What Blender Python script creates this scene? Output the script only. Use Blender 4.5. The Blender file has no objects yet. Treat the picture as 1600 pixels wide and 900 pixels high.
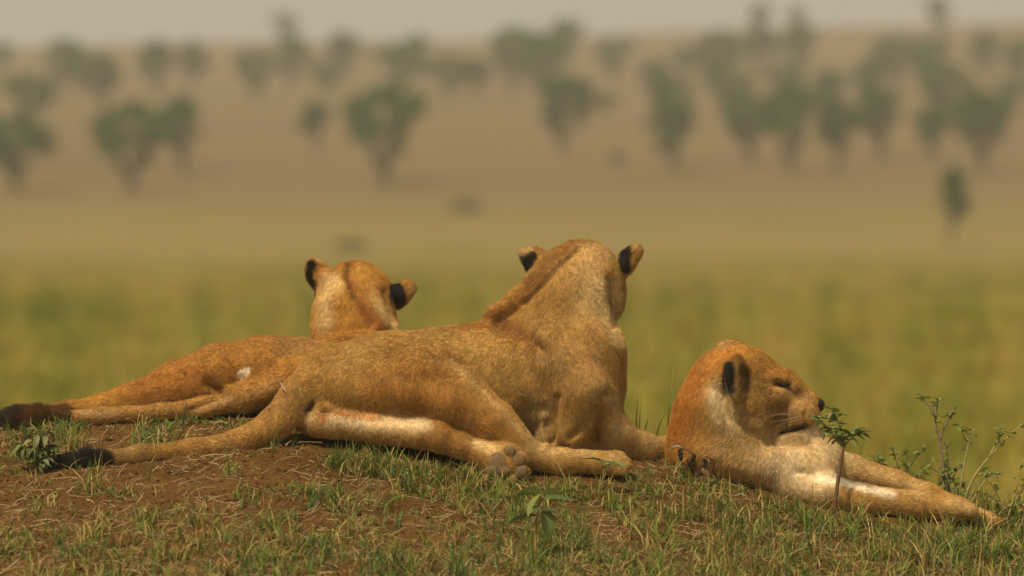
import bpy, math, random
import numpy as np
from mathutils import Vector, Matrix
rng = np.random.default_rng(7); random.seed(7)
S = bpy.context.scene
# ------------------------------------------------------------------ camera, sky, sun, exposure
ZC = 0.73            # eye height above the top of the mound (metres)
DL = 20.0            # distance to the lions
PX = 480.0           # modelling unit: 480 units = 1 metre at the lions
HZ = 330.0           # eye level line
cd = bpy.data.cameras.new('camera'); cam = bpy.data.objects.new('camera', cd)
S.collection.objects.link(cam); S.camera = cam
cam.location = (0, 0, ZC); cam.rotation_euler = (math.radians(90), 0, 0)
cd.sensor_width = 36.0; cd.lens = 36.0 * DL * PX / 1600.0
cd.shift_y = -(450.0 - HZ) / 1600.0
cd.clip_start = 0.1; cd.clip_end = 20000
cd.dof.use_dof = True; cd.dof.focus_distance = 19.85
cd.dof.aperture_fstop = cd.lens / 76.0      # 76 mm entrance pupil
SUN_EL, SUN_AZ = math.radians(57), math.radians(216)   # azimuth clockwise from +Y
w = bpy.data.worlds.new('World'); S.world = w; w.use_nodes = True
nt = w.node_tree; bg = nt.nodes['Background']
sky = nt.nodes.new('ShaderNodeTexSky'); sky.sky_type = 'NISHITA'; sky.sun_disc = False
sky.sun_elevation = SUN_EL; sky.sun_rotation = SUN_AZ
sky.air_density = 1.0; sky.dust_density = 6.0; sky.ozone_density = 1.0
hs = nt.nodes.new('ShaderNodeMixRGB'); hs.blend_type = 'MIX'; hs.inputs[0].default_value = 0.72
hs.inputs[2].default_value = (7.7, 7.45, 6.5, 1)          # even veil of overcast cloud
nt.links.new(sky.outputs[0], hs.inputs[1]); nt.links.new(hs.outputs[0], bg.inputs[0])
bg.inputs[1].default_value = 0.059
sd = bpy.data.lights.new('sun', 'SUN'); sd.energy = 3.4; sd.angle = math.radians(7); sd.color = (1.0, 0.87, 0.62)
sun = bpy.data.objects.new('sun', sd); S.collection.objects.link(sun)
sdir = Vector((math.sin(SUN_AZ) * math.cos(SUN_EL), math.cos(SUN_AZ) * math.cos(SUN_EL), math.sin(SUN_EL)))
sun.rotation_euler = sdir.to_track_quat('Z', 'Y').to_euler(); sun.location = (0, 0, 40)
S.view_settings.view_transform = 'Standard'; S.view_settings.look = 'None'
S.view_settings.gamma = 1.0; S.view_settings.exposure = 0.22
S.cycles.use_denoising = True
S.cycles.max_bounces = 6; S.cycles.volume_bounces = 1
S.cycles.transparent_max_bounces = 4

# ------------------------------------------------------------------ helpers
C = S.collection
def W(p):
    """model units (x, depth, height line) -> world metres"""
    p = np.asarray(p, float); q = np.empty_like(p)
    Y = DL + p[..., 1] / PX; s = Y / DL / PX
    q[..., 0] = (p[..., 0] - 800) * s; q[..., 1] = Y; q[..., 2] = ZC + (HZ - p[..., 2]) * s
    return q
def tag(o, label=None, cat=None, group=None, kind=None):
    if label: o['label'] = label
    if cat: o['category'] = cat
    if group: o['group'] = group
    if kind: o['kind'] = kind
    return o
def empty(name, loc):
    o = bpy.data.objects.new(name, None); C.objects.link(o); o.location = loc
    o.empty_display_size = 0.1; return o
def mesh_obj(name, V, F, mat, parent=None, col=None, smooth=True, at=None):
    """V world coordinates; parent given -> vertices stored relative to the parent origin"""
    V = np.asarray(V, float)
    org = np.array(parent.location if parent is not None else (at if at is not None else (0, 0, 0)), float)
    if parent is not None and parent.parent is not None: org = org + np.array(parent.parent.location)
    me = bpy.data.meshes.new(name)
    F = np.asarray(F)
    me.vertices.add(len(V)); me.vertices.foreach_set('co', (V - org).astype(np.float32).ravel())
    n = F.shape[1]
    me.loops.add(F.size); me.loops.foreach_set('vertex_index', F.astype(np.int32).ravel())
    me.polygons.add(len(F)); me.polygons.foreach_set('loop_start', np.arange(len(F), dtype=np.int32) * n)
    me.update(calc_edges=True); me.validate()
    if smooth: me.polygons.foreach_set('use_smooth', np.ones(len(me.polygons), bool))
    if col is not None:
        a = me.color_attributes.new('tint', 'FLOAT_COLOR', 'POINT')
        cc = np.ones((len(V), 4), np.float32); cc[:, :3] = col
        a.data.foreach_set('color', cc.ravel())
    me.materials.append(mat)
    o = bpy.data.objects.new(name, me); C.objects.link(o)
    if parent is not None: o.parent = parent
    elif at is not None: o.location = at
    return o
def copy_tree(o, parent=None):
    c = o.copy(); C.objects.link(c); c.parent = parent
    for ch in o.children: copy_tree(ch, c)
    return c
_W = {}
def noise(p, scale, seed, n=9):
    """smooth pseudo-noise, about -1..1"""
    key = (seed, n)
    if key not in _W:
        r = np.random.default_rng(seed); k = r.normal(size=(n, 3)); k /= np.linalg.norm(k, axis=1)[:, None]
        _W[key] = (k * r.uniform(.6, 1.8, (n, 1)), r.uniform(0, 6.28, n))
    k, f = _W[key]; p = np.asarray(p, float) / scale; out = np.zeros(p.shape[:-1])
    for i in range(n): out += np.sin(p @ k[i] * 3.0 + f[i])
    return out / (n ** .5) / 1.3
def mix(a, b, t):
    t = np.asarray(t)[..., None]; return np.asarray(a) * (1 - t) + np.asarray(b) * t
def sstep(a, b, x):
    t = np.clip((x - a) / (b - a), 0, 1); return t * t * (3 - 2 * t)
def seg2(px, py, a, b):
    ax, ay = a[:2]; bx, by = b[:2]; dx, dy = bx - ax, by - ay
    t = np.clip(((px - ax) * dx + (py - ay) * dy) / max(dx * dx + dy * dy, 1e-6), 0, 1)
    return np.hypot(px - ax - t * dx, py - ay - t * dy)
def poly2(px, py, pts):
    if len(pts) == 1: return np.hypot(px - pts[0][0], py - pts[0][1])
    d = None
    for a, b in zip(pts[:-1], pts[1:]):
        e = seg2(px, py, a, b); d = e if d is None else np.minimum(d, e)
    return d

# ------------------------------------------------------------------ materials
def new_mat(name):
    m = bpy.data.materials.new(name); m.use_nodes = True
    return m, m.node_tree, m.node_tree.nodes['Principled BSDF']
def tint_mat(name, rough=0.8, spec=0.25, sheen=0.0, translucent=0.0, bump=None):
    m, t, b = new_mat(name)
    a = t.nodes.new('ShaderNodeAttribute'); a.attribute_name = 'tint'
    n = t.nodes.new('ShaderNodeTexNoise'); n.inputs['Scale'].default_value = 60; n.inputs['Detail'].default_value = 4
    tc = t.nodes.new('ShaderNodeTexCoord'); t.links.new(tc.outputs['Object'], n.inputs['Vector'])
    mr = t.nodes.new('ShaderNodeMapRange'); mr.inputs[3].default_value = .78; mr.inputs[4].default_value = 1.22
    mr.inputs[1].default_value = .25; mr.inputs[2].default_value = .75
    t.links.new(n.outputs[0], mr.inputs[0])
    vm = t.nodes.new('ShaderNodeVectorMath'); vm.operation = 'SCALE'
    t.links.new(a.outputs['Color'], vm.inputs[0]); t.links.new(mr.outputs[0], vm.inputs['Scale'])
    t.links.new(vm.outputs[0], b.inputs['Base Color'])
    b.inputs['Roughness'].default_value = rough; b.inputs['Specular IOR Level'].default_value = spec
    if sheen: b.inputs['Sheen Weight'].default_value = sheen; b.inputs['Sheen Roughness'].default_value = .5
    if bump:
        n2 = t.nodes.new('ShaderNodeTexNoise'); n2.inputs['Scale'].default_value = bump[0]; n2.inputs['Detail'].default_value = 5
        t.links.new(tc.outputs['Object'], n2.inputs['Vector'])
        bp = t.nodes.new('ShaderNodeBump'); bp.inputs['Strength'].default_value = bump[1]; bp.inputs['Distance'].default_value = bump[2]
        t.links.new(n2.outputs[0], bp.inputs['Height']); t.links.new(bp.outputs[0], b.inputs['Normal'])
    if translucent:
        out = t.nodes['Material Output']; tr = t.nodes.new('ShaderNodeBsdfTranslucent'); mx = t.nodes.new('ShaderNodeMixShader')
        t.links.new(vm.outputs[0], tr.inputs[0]); mx.inputs[0].default_value = translucent
        t.links.new(b.outputs[0], mx.inputs[1]); t.links.new(tr.outputs[0], mx.inputs[2]); t.links.new(mx.outputs[0], out.inputs[0])
    return m
def plain_mat(name, col, rough=0.6, spec=.4, bump=(80, .3, .002), var=.2):
    m, t, b = new_mat(name)
    tc = t.nodes.new('ShaderNodeTexCoord'); n = t.nodes.new('ShaderNodeTexNoise')
    n.inputs['Scale'].default_value = bump[0]; n.inputs['Detail'].default_value = 5
    t.links.new(tc.outputs['Object'], n.inputs['Vector'])
    r = t.nodes.new('ShaderNodeValToRGB'); r.color_ramp.elements[0].position = .3; r.color_ramp.elements[1].position = .7
    r.color_ramp.elements[0].color = tuple(c * (1 - var) for c in col) + (1,); r.color_ramp.elements[1].color = tuple(c * (1 + var) for c in col) + (1,)
    t.links.new(n.outputs[0], r.inputs[0]); t.links.new(r.outputs[0], b.inputs['Base Color'])
    bp = t.nodes.new('ShaderNodeBump'); bp.inputs['Strength'].default_value = bump[1]; bp.inputs['Distance'].default_value = bump[2]
    t.links.new(n.outputs[0], bp.inputs['Height']); t.links.new(bp.outputs[0], b.inputs['Normal'])
    b.inputs['Roughness'].default_value = rough; b.inputs['Specular IOR Level'].default_value = spec
    return m
M_skin = tint_mat('lion_coat', .85, .15, bump=(260, .35, .004))
M_fur = tint_mat('lion_fur', .6, .3)
M_black = plain_mat('nose_leather', (.010, .008, .006), .7, .25)
M_pad = plain_mat('paw_pad_leather', (.19, .12, .058), .9, .1, (70, .6, .004), .3)
M_whisker = plain_mat('whisker', (.42, .32, .19), .6, .3)
M_grass = tint_mat('mound_grass_blade', .6, .3, translucent=.3)
M_leaf = tint_mat('leaf', .55, .35, translucent=.25)
M_twig = tint_mat('twig', .85, .2)
M_tree = tint_mat('tree_leaf', .7, .2, translucent=.2)
M_bark = plain_mat('tree_bark', (.10, .075, .05), .9, .1, (6, .5, .03), .35)
M_field = tint_mat('field_grass', .8, .1, translucent=.25)

# ------------------------------------------------------------------ terrain
PLAIN = -1.30
def hill_z(X, Y):
    t = np.maximum(Y - 262, 0); z = PLAIN + .037 * (np.sqrt(t * t + 40 ** 2) - 40) + 8.2e-6 * t * t
    top = 30.0 + X * .024
    z = np.where(Y > 600, z + (X * .024) * sstep(500, 1000, Y), z)
    far = sstep(980, 1150, Y); z = z * (1 - far) + (top - (Y - 1000) * .05) * far
    P = np.stack([X, Y, 0 * X], -1)
    return z + noise(P, 60, 3) * .35 * sstep(200, 400, Y) + noise(P, 9, 4) * .05
xs = np.concatenate([np.linspace(-1100, -140, 40), np.linspace(-120, 120, 120), np.linspace(140, 1100, 40)])
ys = np.concatenate([np.linspace(-60, 26, 30), np.geomspace(28, 1500, 260)])
gx, gy = np.meshgrid(xs, ys); gz = hill_z(gx, gy)
V = np.stack([gx, gy, gz], -1).reshape(-1, 3)
def grid_faces(ny, nx):
    i = np.arange(ny - 1)[:, None] * nx + np.arange(nx - 1)[None]
    return np.stack([i, i + 1, i + nx + 1, i + nx], -1).reshape(-1, 4)
def savanna_mat():
    m, t, b = new_mat('savanna_ground')
    tc = t.nodes.new('ShaderNodeTexCoord'); sp = t.nodes.new('ShaderNodeSeparateXYZ'); t.links.new(tc.outputs['Object'], sp.inputs[0])
    def nz(scale, stretch=(1, 1, 1), detail=4):
        mp = t.nodes.new('ShaderNodeMapping'); mp.inputs['Scale'].default_value = stretch
        n = t.nodes.new('ShaderNodeTexNoise'); n.inputs['Scale'].default_value = scale; n.inputs['Detail'].default_value = detail
        t.links.new(tc.outputs['Object'], mp.inputs[0]); t.links.new(mp.outputs[0], n.inputs['Vector']); return n
    def ramp(src, stops):
        r = t.nodes.new('ShaderNodeValToRGB'); e = r.color_ramp.elements
        while len(e) < len(stops): e.new(.5)
        for k, (p, c) in zip(e, stops): k.position = p; k.color = c + (1,)
        t.links.new(src, r.inputs[0]); return r
    n1 = nz(.12, (1, .25, 1)); n2 = nz(.035, (1, .3, 1)); n3 = nz(.6)
    green = ramp(n1.outputs[0], [(.3, (.175, .170, .024)), (.5, (.25, .205, .034)), (.72, (.31, .22, .048))])
    tan = ramp(n2.outputs[0], [(.3, (.132, .086, .030)), (.55, (.165, .104, .040)), (.75, (.142, .104, .032))])
    mr = t.nodes.new('ShaderNodeMapRange'); mr.inputs[1].default_value = 300; mr.inputs[2].default_value = 400
    ad = t.nodes.new('ShaderNodeMath'); ad.operation = 'MULTIPLY_ADD'; ad.inputs[1].default_value = 120
    t.links.new(n2.outputs[0], ad.inputs[0]); t.links.new(sp.outputs[1], ad.inputs[2])
    sb = t.nodes.new('ShaderNodeMath'); sb.operation = 'SUBTRACT'; sb.inputs[1].default_value = 60
    t.links.new(ad.outputs[0], sb.inputs[0]); t.links.new(sb.outputs[0], mr.inputs[0])
    mx = t.nodes.new('ShaderNodeMixRGB'); t.links.new(mr.outputs[0], mx.inputs[0]); mr2 = t.nodes.new('ShaderNodeMapRange'); mr2.inputs[1].default_value = 110; mr2.inputs[2].default_value = 250; t.links.new(sb.outputs[0], mr2.inputs[0])
    straw = ramp(n1.outputs[0], [(.3, (.180, .138, .032)), (.5, (.205, .150, .040)), (.72, (.220, .148, .046))])
    mx2 = t.nodes.new('ShaderNodeMixRGB'); t.links.new(mr2.outputs[0], mx2.inputs[0]); t.links.new(green.outputs[0], mx2.inputs[1]); t.links.new(straw.outputs[0], mx2.inputs[2])
    t.links.new(mx2.outputs[0], mx.inputs[1]); t.links.new(tan.outputs[0], mx.inputs[2])
    t.links.new(mx.outputs[0], b.inputs['Base Color']); b.inputs['Roughness'].default_value = 1; b.inputs['Specular IOR Level'].default_value = .05
    bp = t.nodes.new('ShaderNodeBump'); bp.inputs['Strength'].default_value = .6; bp.inputs['Distance'].default_value = .3
    t.links.new(n3.outputs[0], bp.inputs['Height']); t.links.new(bp.outputs[0], b.inputs['Normal'])
    return m
g = mesh_obj('ground', V, grid_faces(len(ys), len(xs)), savanna_mat()); tag(g, kind='structure')

# the earth mound the lions lie on
BX = [-1500, -700, -250, 0, 100, 200, 300, 450, 600, 700, 800, 950, 1050, 1150, 1280, 1400, 1500, 1600, 1800, 2300, 3200]
BY = [1500, 900, 712, 686, 680, 677, 673, 668, 682, 695, 708, 712, 718, 742, 777, 790, 803, 832, 905, 1150, 1700]
_bx = np.arange(-1600, 3300, 10.0); _by = np.interp(_bx, BX, BY)
for _ in range(2): _by = np.convolve(np.pad(_by, 4, 'edge'), np.ones(9) / 9, 'valid')
def relief(x, d):
    P = np.stack([x, d, 0 * x], -1)
    r = noise(P, 150, 11) * 3.5 + noise(P, 45, 12) * 2.6 + noise(P, 17, 13) * 1.7
    c = noise(P, 8, 14, 14); r += 1.0 * c + .8 * np.maximum(c, 0)
    return r
def ground_py(x, d, rough=True):
    x = np.asarray(x, float); d = np.asarray(d, float)
    py = np.interp(x, _bx, _by) - .3 * d + np.where(d > 0, d * d / 1000., 0)
    if rough: py = py - relief(x, d)
    return py
mx_ = np.concatenate([np.linspace(-1500, -80, 46), np.arange(-70, 1680, 5.0), np.linspace(1700, 3200, 46)])
md_ = np.concatenate([np.linspace(-5200, -720, 70), np.arange(-710, 300, 5.0), np.linspace(310, 2600, 60)])
ax, ad_ = np.meshgrid(mx_, md_)
mv = W(np.stack([ax, ad_, ground_py(ax, ad_)], -1))
pl = PLAIN - .12; k = .35; hh = np.clip(.5 + .5 * (mv[..., 2] - pl) / k, 0, 1)
mv[..., 2] = pl * (1 - hh) + mv[..., 2] * hh + k * hh * (1 - hh) * .5
def soil_mat():
    m, t, b = new_mat('red_brown_soil')
    tc = t.nodes.new('ShaderNodeTexCoord')
    def nz(s, d=6):
        n = t.nodes.new('ShaderNodeTexNoise'); n.inputs['Scale'].default_value = s; n.inputs['Detail'].default_value = d
        t.links.new(tc.outputs['Object'], n.inputs['Vector']); return n
    a = nz(3.5); c = nz(38); f = nz(160)
    r = t.nodes.new('ShaderNodeValToRGB'); e = r.color_ramp.elements; e.new(.5)
    for kk, (p, col) in zip(e, [(.3, (.075, .036, .010)), (.52, (.13, .064, .018)), (.75, (.19, .10, .030))]): kk.position = p; kk.color = col + (1,)
    ad = t.nodes.new('ShaderNodeMath'); ad.operation = 'MULTIPLY_ADD'; ad.inputs[1].default_value = .45
    s2 = t.nodes.new('ShaderNodeMath'); s2.operation = 'MULTIPLY'; s2.inputs[1].default_value = .55
    t.links.new(a.outputs[0], s2.inputs[0]); t.links.new(c.outputs[0], ad.inputs[0]); t.links.new(s2.outputs[0], ad.inputs[2]); t.links.new(ad.outputs[0], r.inputs[0])
    t.links.new(r.outputs[0], b.inputs['Base Color']); b.inputs['Roughness'].default_value = 1; b.inputs['Specular IOR Level'].default_value = .08
    bp = t.nodes.new('ShaderNodeBump'); bp.inputs['Strength'].default_value = .9; bp.inputs['Distance'].default_value = .006
    bp2 = t.nodes.new('ShaderNodeBump'); bp2.inputs['Strength'].default_value = .9; bp2.inputs['Distance'].default_value = .03
    t.links.new(f.outputs[0], bp.inputs['Height']); t.links.new(c.outputs[0], bp2.inputs['Height']); t.links.new(bp2.outputs[0], bp.inputs['Normal']); t.links.new(bp.outputs[0], b.inputs['Normal'])
    return m
M_soil = soil_mat()
mo = mesh_obj('mound', mv.reshape(-1, 3), grid_faces(len(md_), len(mx_)), M_soil)
tag(mo, kind='structure')
#@@HAZE
hz0 = np.array([-1150., -70., -9.]); hz1 = np.array([1150., 1560., 75.])
hv = np.array([[(hz0, hz1)[i][0], (hz0, hz1)[j][1], (hz0, hz1)[l][2]] for i in (0, 1) for j in (0, 1) for l in (0, 1)])
hf = [[0, 1, 3, 2], [4, 6, 7, 5], [0, 4, 5, 1], [2, 3, 7, 6], [0, 2, 6, 4], [1, 5, 7, 3]]
hm = bpy.data.materials.new('haze_air'); hm.use_nodes = True; ht = hm.node_tree; ht.nodes.clear()
pv = ht.nodes.new('ShaderNodeVolumePrincipled'); ho = ht.nodes.new('ShaderNodeOutputMaterial'); ht.links.new(pv.outputs[0], ho.inputs['Volume'])
pv.inputs['Color'].default_value = (.93, .91, .84, 1); pv.inputs['Density'].default_value = .00056; pv.inputs['Anisotropy'].default_value = .2
tag(mesh_obj('haze', hv, hf, hm, smooth=False), kind='stuff')

# ------------------------------------------------------------------ animals: smooth-blended solids meshed on a grid
def RC(a, b, ra=None, rb=None, k=14, sy=1.0, sub=False):
    ra = a[3] if ra is None else ra; rb = b[3] if rb is None else rb
    return dict(t='rc', a=np.array(a[:3], float), b=np.array(b[:3], float), ra=ra, rb=rb, k=k, sy=sy, sub=sub)
def chain(pts, k=14, sy=1.0): return [RC(a, b, k=k, sy=sy) for a, b in zip(pts[:-1], pts[1:])]
def EL(c, r, rot=(0, 0, 0), k=14, sub=False):
    # rot: degrees about x, depth, height axes in the (x, depth, up) frame
    R = np.array(Matrix.Rotation(math.radians(rot[2]), 3, 'Z') @ Matrix.Rotation(math.radians(rot[1]), 3, 'Y') @ Matrix.Rotation(math.radians(rot[0]), 3, 'X'))
    return dict(t='el', c=np.array(c, float), r=np.array(r, float), R=R, k=k, sub=sub)
def F3(p): return np.array([p[0], p[1], -p[2]], float)
def solid(prims, cell):
    """prims given as (x, line, depth) -> verts (x, depth, line), quads"""
    boxes = []
    for p in prims:
        if p['t'] == 'rc':
            p['A'] = np.array([p['a'][0], p['a'][2], -p['a'][1]]); p['B'] = np.array([p['b'][0], p['b'][2], -p['b'][1]])
            r = max(p['ra'], p['rb']) * max(1, p['sy']); lo = np.minimum(p['A'], p['B']) - r; hi = np.maximum(p['A'], p['B']) + r
        else:
            p['Cc'] = np.array([p['c'][0], p['c'][2], -p['c'][1]]); e = np.sqrt(((p['R'] * p['r'][[0, 2, 1]][None]) ** 2).sum(1))
            lo, hi = p['Cc'] - e, p['Cc'] + e
        boxes.append((lo, hi))
    add = [b for b, p in zip(boxes, prims) if not p['sub']]
    lo = np.min([b[0] for b in add], 0) - 14; hi = np.max([b[1] for b in add], 0) + 14
    n = np.ceil((hi - lo) / cell).astype(int) + 1
    D = np.full(n, 60.0, np.float32)
    axs = [lo[i] + np.arange(n[i]) * cell for i in range(3)]
    for p, (bl, bh) in zip(prims, boxes):
        pad = p['k'] + 8
        i0 = np.maximum(np.floor((bl - pad - lo) / cell).astype(int), 0); i1 = np.minimum(np.ceil((bh + pad - lo) / cell).astype(int) + 1, n)
        if (i1 <= i0).any(): continue
        X = axs[0][i0[0]:i1[0]][:, None, None]; Y = axs[1][i0[1]:i1[1]][None, :, None]; Z = axs[2][i0[2]:i1[2]][None, None]
        if p['t'] == 'rc':
            ab = p['B'] - p['A']; L = max(ab @ ab, 1e-6)
            x, y, z = X - p['A'][0], Y - p['A'][1], Z - p['A'][2]
            t = np.clip((x * ab[0] + y * ab[1] + z * ab[2]) / L, 0, 1)
            d = np.sqrt((x - t * ab[0]) ** 2 + ((y - t * ab[1]) / p['sy']) ** 2 + (z - t * ab[2]) ** 2) - (p['ra'] + (p['rb'] - p['ra']) * t)
        else:
            R = p['R']; x, y, z = X - p['Cc'][0], Y - p['Cc'][1], Z - p['Cc'][2]
            u = [R[0, i] * x + R[1, i] * y + R[2, i] * z for i in range(3)]; r = p['r'][[0, 2, 1]]
            k0 = np.sqrt(sum((u[i] / r[i]) ** 2 for i in range(3))); k1 = np.sqrt(sum((u[i] / r[i] ** 2) ** 2 for i in range(3))) + 1e-9
            d = k0 * (k0 - 1) / k1
            d = np.where(k0 < .02, -r.min(), d)
        V = D[i0[0]:i1[0], i0[1]:i1[1], i0[2]:i1[2]]; k = p['k']
        if p['sub']:
            h = np.clip(.5 - .5 * (V + d) / k, 0, 1); V[...] = V * (1 - h) - d * h + k * h * (1 - h)
        else:
            h = np.clip(.5 + .5 * (V - d) / k, 0, 1); V[...] = V * (1 - h) + d * h - k * h * (1 - h)
    # surface nets
    s = D < 0
    acc = np.zeros(tuple(n - 1) + (3,), np.float32); cnt = np.zeros(tuple(n - 1), np.float32)
    faces_raw = []
    for a in range(3):
        sl0 = [slice(None)] * 3; sl1 = [slice(None)] * 3; sl0[a] = slice(0, -1); sl1[a] = slice(1, None)
        A, B = D[tuple(sl0)], D[tuple(sl1)]
        cr = np.argwhere(s[tuple(sl0)] != s[tuple(sl1)])
        if not len(cr): continue
        va = A[tuple(cr.T)]; vb = B[tuple(cr.T)]; t = va / (va - vb)
        pos = cr.astype(np.float32); pos[:, a] += t
        o1, o2 = [(1, 2), (2, 0), (0, 1)][a]
        inside = s[tuple(sl0)][tuple(cr.T)]
        ok = (cr[:, o1] > 0) & (cr[:, o2] > 0) & (cr[:, o1] < n[o1] - 1) & (cr[:, o2] < n[o2] - 1)
        quad = []
        for (da, db) in ((-1, -1), (0, -1), (0, 0), (-1, 0)):
            c = cr.copy(); c[:, o1] += da; c[:, o2] += db
            v = ((c >= 0) & (c < n - 1)).all(1)
            np.add.at(acc, tuple(c[v].T), pos[v]); np.add.at(cnt, tuple(c[v].T), 1)
            quad.append(c)
        q = np.stack(quad, 1)[ok]; ins = inside[ok]
        q[~ins] = q[~ins][:, ::-1]
        faces_raw.append(q)
    used = cnt > 0; idx = np.full(tuple(n - 1), -1, np.int64); idx[used] = np.arange(used.sum())
    P = (acc[used] / cnt[used][:, None]) * cell + lo
    Q = np.concatenate(faces_raw); Fq = idx[Q[..., 0], Q[..., 1], Q[..., 2]]
    # keep the largest connected surface only
    lab = np.arange(len(P))
    while True:
        m = lab[Fq].min(1); new = lab.copy(); np.minimum.at(new, Fq.ravel(), np.repeat(m, 4)); new = new[new]
        if (new == lab).all(): break
        lab = new
    big = np.bincount(lab).argmax(); keep = lab == big
    mp = np.cumsum(keep) - 1; Fq = mp[Fq[keep[Fq[:, 0]]]]; P = P[keep]
    # smooth a little
    e = np.concatenate([Fq[:, [0, 1]], Fq[:, [1, 2]], Fq[:, [2, 3]], Fq[:, [3, 0]]])
    for lam in (.5, .5):
        sm = np.zeros_like(P); c = np.zeros(len(P)); np.add.at(sm, e[:, 0], P[e[:, 1]]); np.add.at(c, e[:, 0], 1)
        np.add.at(sm, e[:, 1], P[e[:, 0]]); np.add.at(c, e[:, 1], 1); P = P + lam * (sm / c[:, None] - P)
    P = P.copy(); P[:, 2] *= -1
    return P, Fq
def normals(P, Fq):
    """P in (x, depth, line); normals in (x, depth, up)"""
    G = P * np.array([1, 1, -1.0]); a = G[Fq[:, 2]] - G[Fq[:, 0]]; b = G[Fq[:, 3]] - G[Fq[:, 1]]; fn = np.cross(a, b)
    N = np.zeros_like(G)
    for i in range(4): np.add.at(N, Fq[:, i], fn)
    return N / (np.linalg.norm(N, axis=1)[:, None] + 1e-9)
TAN = (.36, .195, .046); ORA = (.33, .140, .018); PALE = (.60, .42, .18); WHI = (.76, .62, .40); BLK = (.013, .010, .008); RED = (.26, .095, .020); BRN = (.14, .062, .014); GRY = (.40, .28, .12)
def lioness(name, label, prims, cell, base, paints, reliefs, flows, furspec, origin, nfur, lens):
    P, Fq = solid(prims, cell); N = normals(P, Fq)
    front = sstep(.15, -.25, N[:, 1])
    disp = np.zeros(len(P))
    for pts, wd, amt in reliefs: disp += amt * 1.4 * np.exp(-(poly2(P[:, 0], P[:, 2], pts) / wd) ** 2) * front
    disp += noise(P, 70, 21) * 1.2 + noise(P, 28, 22) * .6
    G = P * np.array([1, 1, -1.0]) + N * disp[:, None]; P = G * np.array([1, 1, -1.0]); N = normals(P, Fq)
    col = np.tile(np.array(base, float), (len(P), 1))
    wx = noise(P, 26, 31) * 4; wy = noise(P, 26, 32) * 4
    for pts, rad, c, st, mode, *dm in paints:
        d = poly2(P[:, 0] + wx * min(1, rad / 14), P[:, 2] + wy * min(1, rad / 14), pts)
        m = st * np.exp(-(d / rad) ** 2) if mode in 'fa' else st * sstep(rad * 1.12, rad * .88, d)
        if mode in 'fF': m = m * front
        if dm: m = m * (P[:, 1] > dm[0])
        col = mix(col, c, np.clip(m, 0, 1))
    under = sstep(-.35, -.9, N[:, 2]) * .35; col = mix(col, PALE, under)
    col = 1.08 * col * (1 + .10 * noise(P, 45, 33) + .05 * noise(P, 14, 34))[:, None]
    Wv = W(P); root = empty(name, W(np.array(origin, float)))
    tag(root, label, 'lioness', 'lionesses resting on the mound')
    body = mesh_obj('body', Wv, Fq, M_skin, root, col)
    # coat
    a, b, c, d4 = (Wv[Fq[:, i]] for i in range(4))
    area = np.linalg.norm(np.cross(c - a, d4 - b), axis=1)
    cen = P[Fq].mean(1); nn = N[Fq].mean(1)
    gpy = ground_py(cen[:, 0], cen[:, 1], False)
    wgt = area * np.where(nn[:, 1] > .45, .25, 1) * (cen[:, 2] < gpy + 4)
    for pts, rad, mul, lm in furspec: wgt = wgt * (1 + (mul - 1) * np.exp(-(poly2(cen[:, 0], cen[:, 2], pts) / rad) ** 2))
    f = rng.choice(len(Fq), nfur, p=wgt / wgt.sum()); u = rng.random((nfur, 2))
    w4 = np.stack([(1 - u[:, 0]) * (1 - u[:, 1]), u[:, 0] * (1 - u[:, 1]), u[:, 0] * u[:, 1], (1 - u[:, 0]) * u[:, 1]], 1)[..., None]
    rp = (P[Fq[f]] * w4).sum(1); rn = (N[Fq[f]] * w4).sum(1); rn /= np.linalg.norm(rn, axis=1)[:, None]; rc = (col[Fq[f]] * w4).sum(1)
    dirv = np.zeros((nfur, 3)); ws = np.zeros(nfur) + 1e-9
    for fx, fy, dx, dz, sg in flows:
        ww = np.exp(-((rp[:, 0] - fx) ** 2 + (rp[:, 2] - fy) ** 2) / (2 * sg * sg)) + 1e-9
        dirv += ww[:, None] * np.array([dx, 0, dz]); ws += ww
    dirv /= ws[:, None]
    dirv += .22 * np.stack([noise(rp, 22, 41), noise(rp, 22, 42), noise(rp, 22, 43)], 1) + rng.normal(0, .22, (nfur, 3))
    dirv -= rn * (dirv * rn).sum(1)[:, None]; dirv /= np.linalg.norm(dirv, axis=1)[:, None] + 1e-6
    ln = np.full(nfur, lens[0]) * rng.uniform(.6, 1.25, nfur)
    for pts, rad, mul, lm in furspec: ln = ln * (1 + (lm - 1) * np.exp(-(poly2(rp[:, 0], rp[:, 2], pts) / rad) ** 2))
    tilt = rng.uniform(.12, .42, nfur) + .12 * noise(rp, 12, 44) + .5 * (rng.random(nfur) < .12)
    T = np.array([0, .35, .7, 1.0]); pts = []
    for tt in T:
        o = dirv * (np.cos(tilt) * tt)[:, None] + rn * (np.sin(tilt) * tt * (1 - .35 * tt))[:, None]
        q = rp * np.array([1, 1, -1.0]) + o * ln[:, None]; q[:, 2] *= -1; pts.append(W(q))
    pos = np.stack(pts, 1) - np.array(root.location)
    cv = bpy.data.hair_curves.new('fur'); cv.add_curves([4] * nfur)
    cv.points.foreach_set('position', pos.astype(np.float32).ravel())
    rad = np.tile(np.array([1, .85, .6, .15]), nfur) * np.repeat(lens[1] * rng.uniform(.7, 1.3, nfur), 4)
    cv.points.foreach_set('radius', rad.astype(np.float32))
    cc = np.ones((nfur, 4), np.float32); cc[:, :3] = rc * (1.08 * rng.uniform(.74, 1.30, nfur) * (1 + .09 * noise(rp, 6, 45)))[:, None]
    at = cv.attributes.new('tint', 'FLOAT_COLOR', 'CURVE'); at.data.foreach_set('color', cc.ravel())
    cv.materials.append(M_fur)
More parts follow.
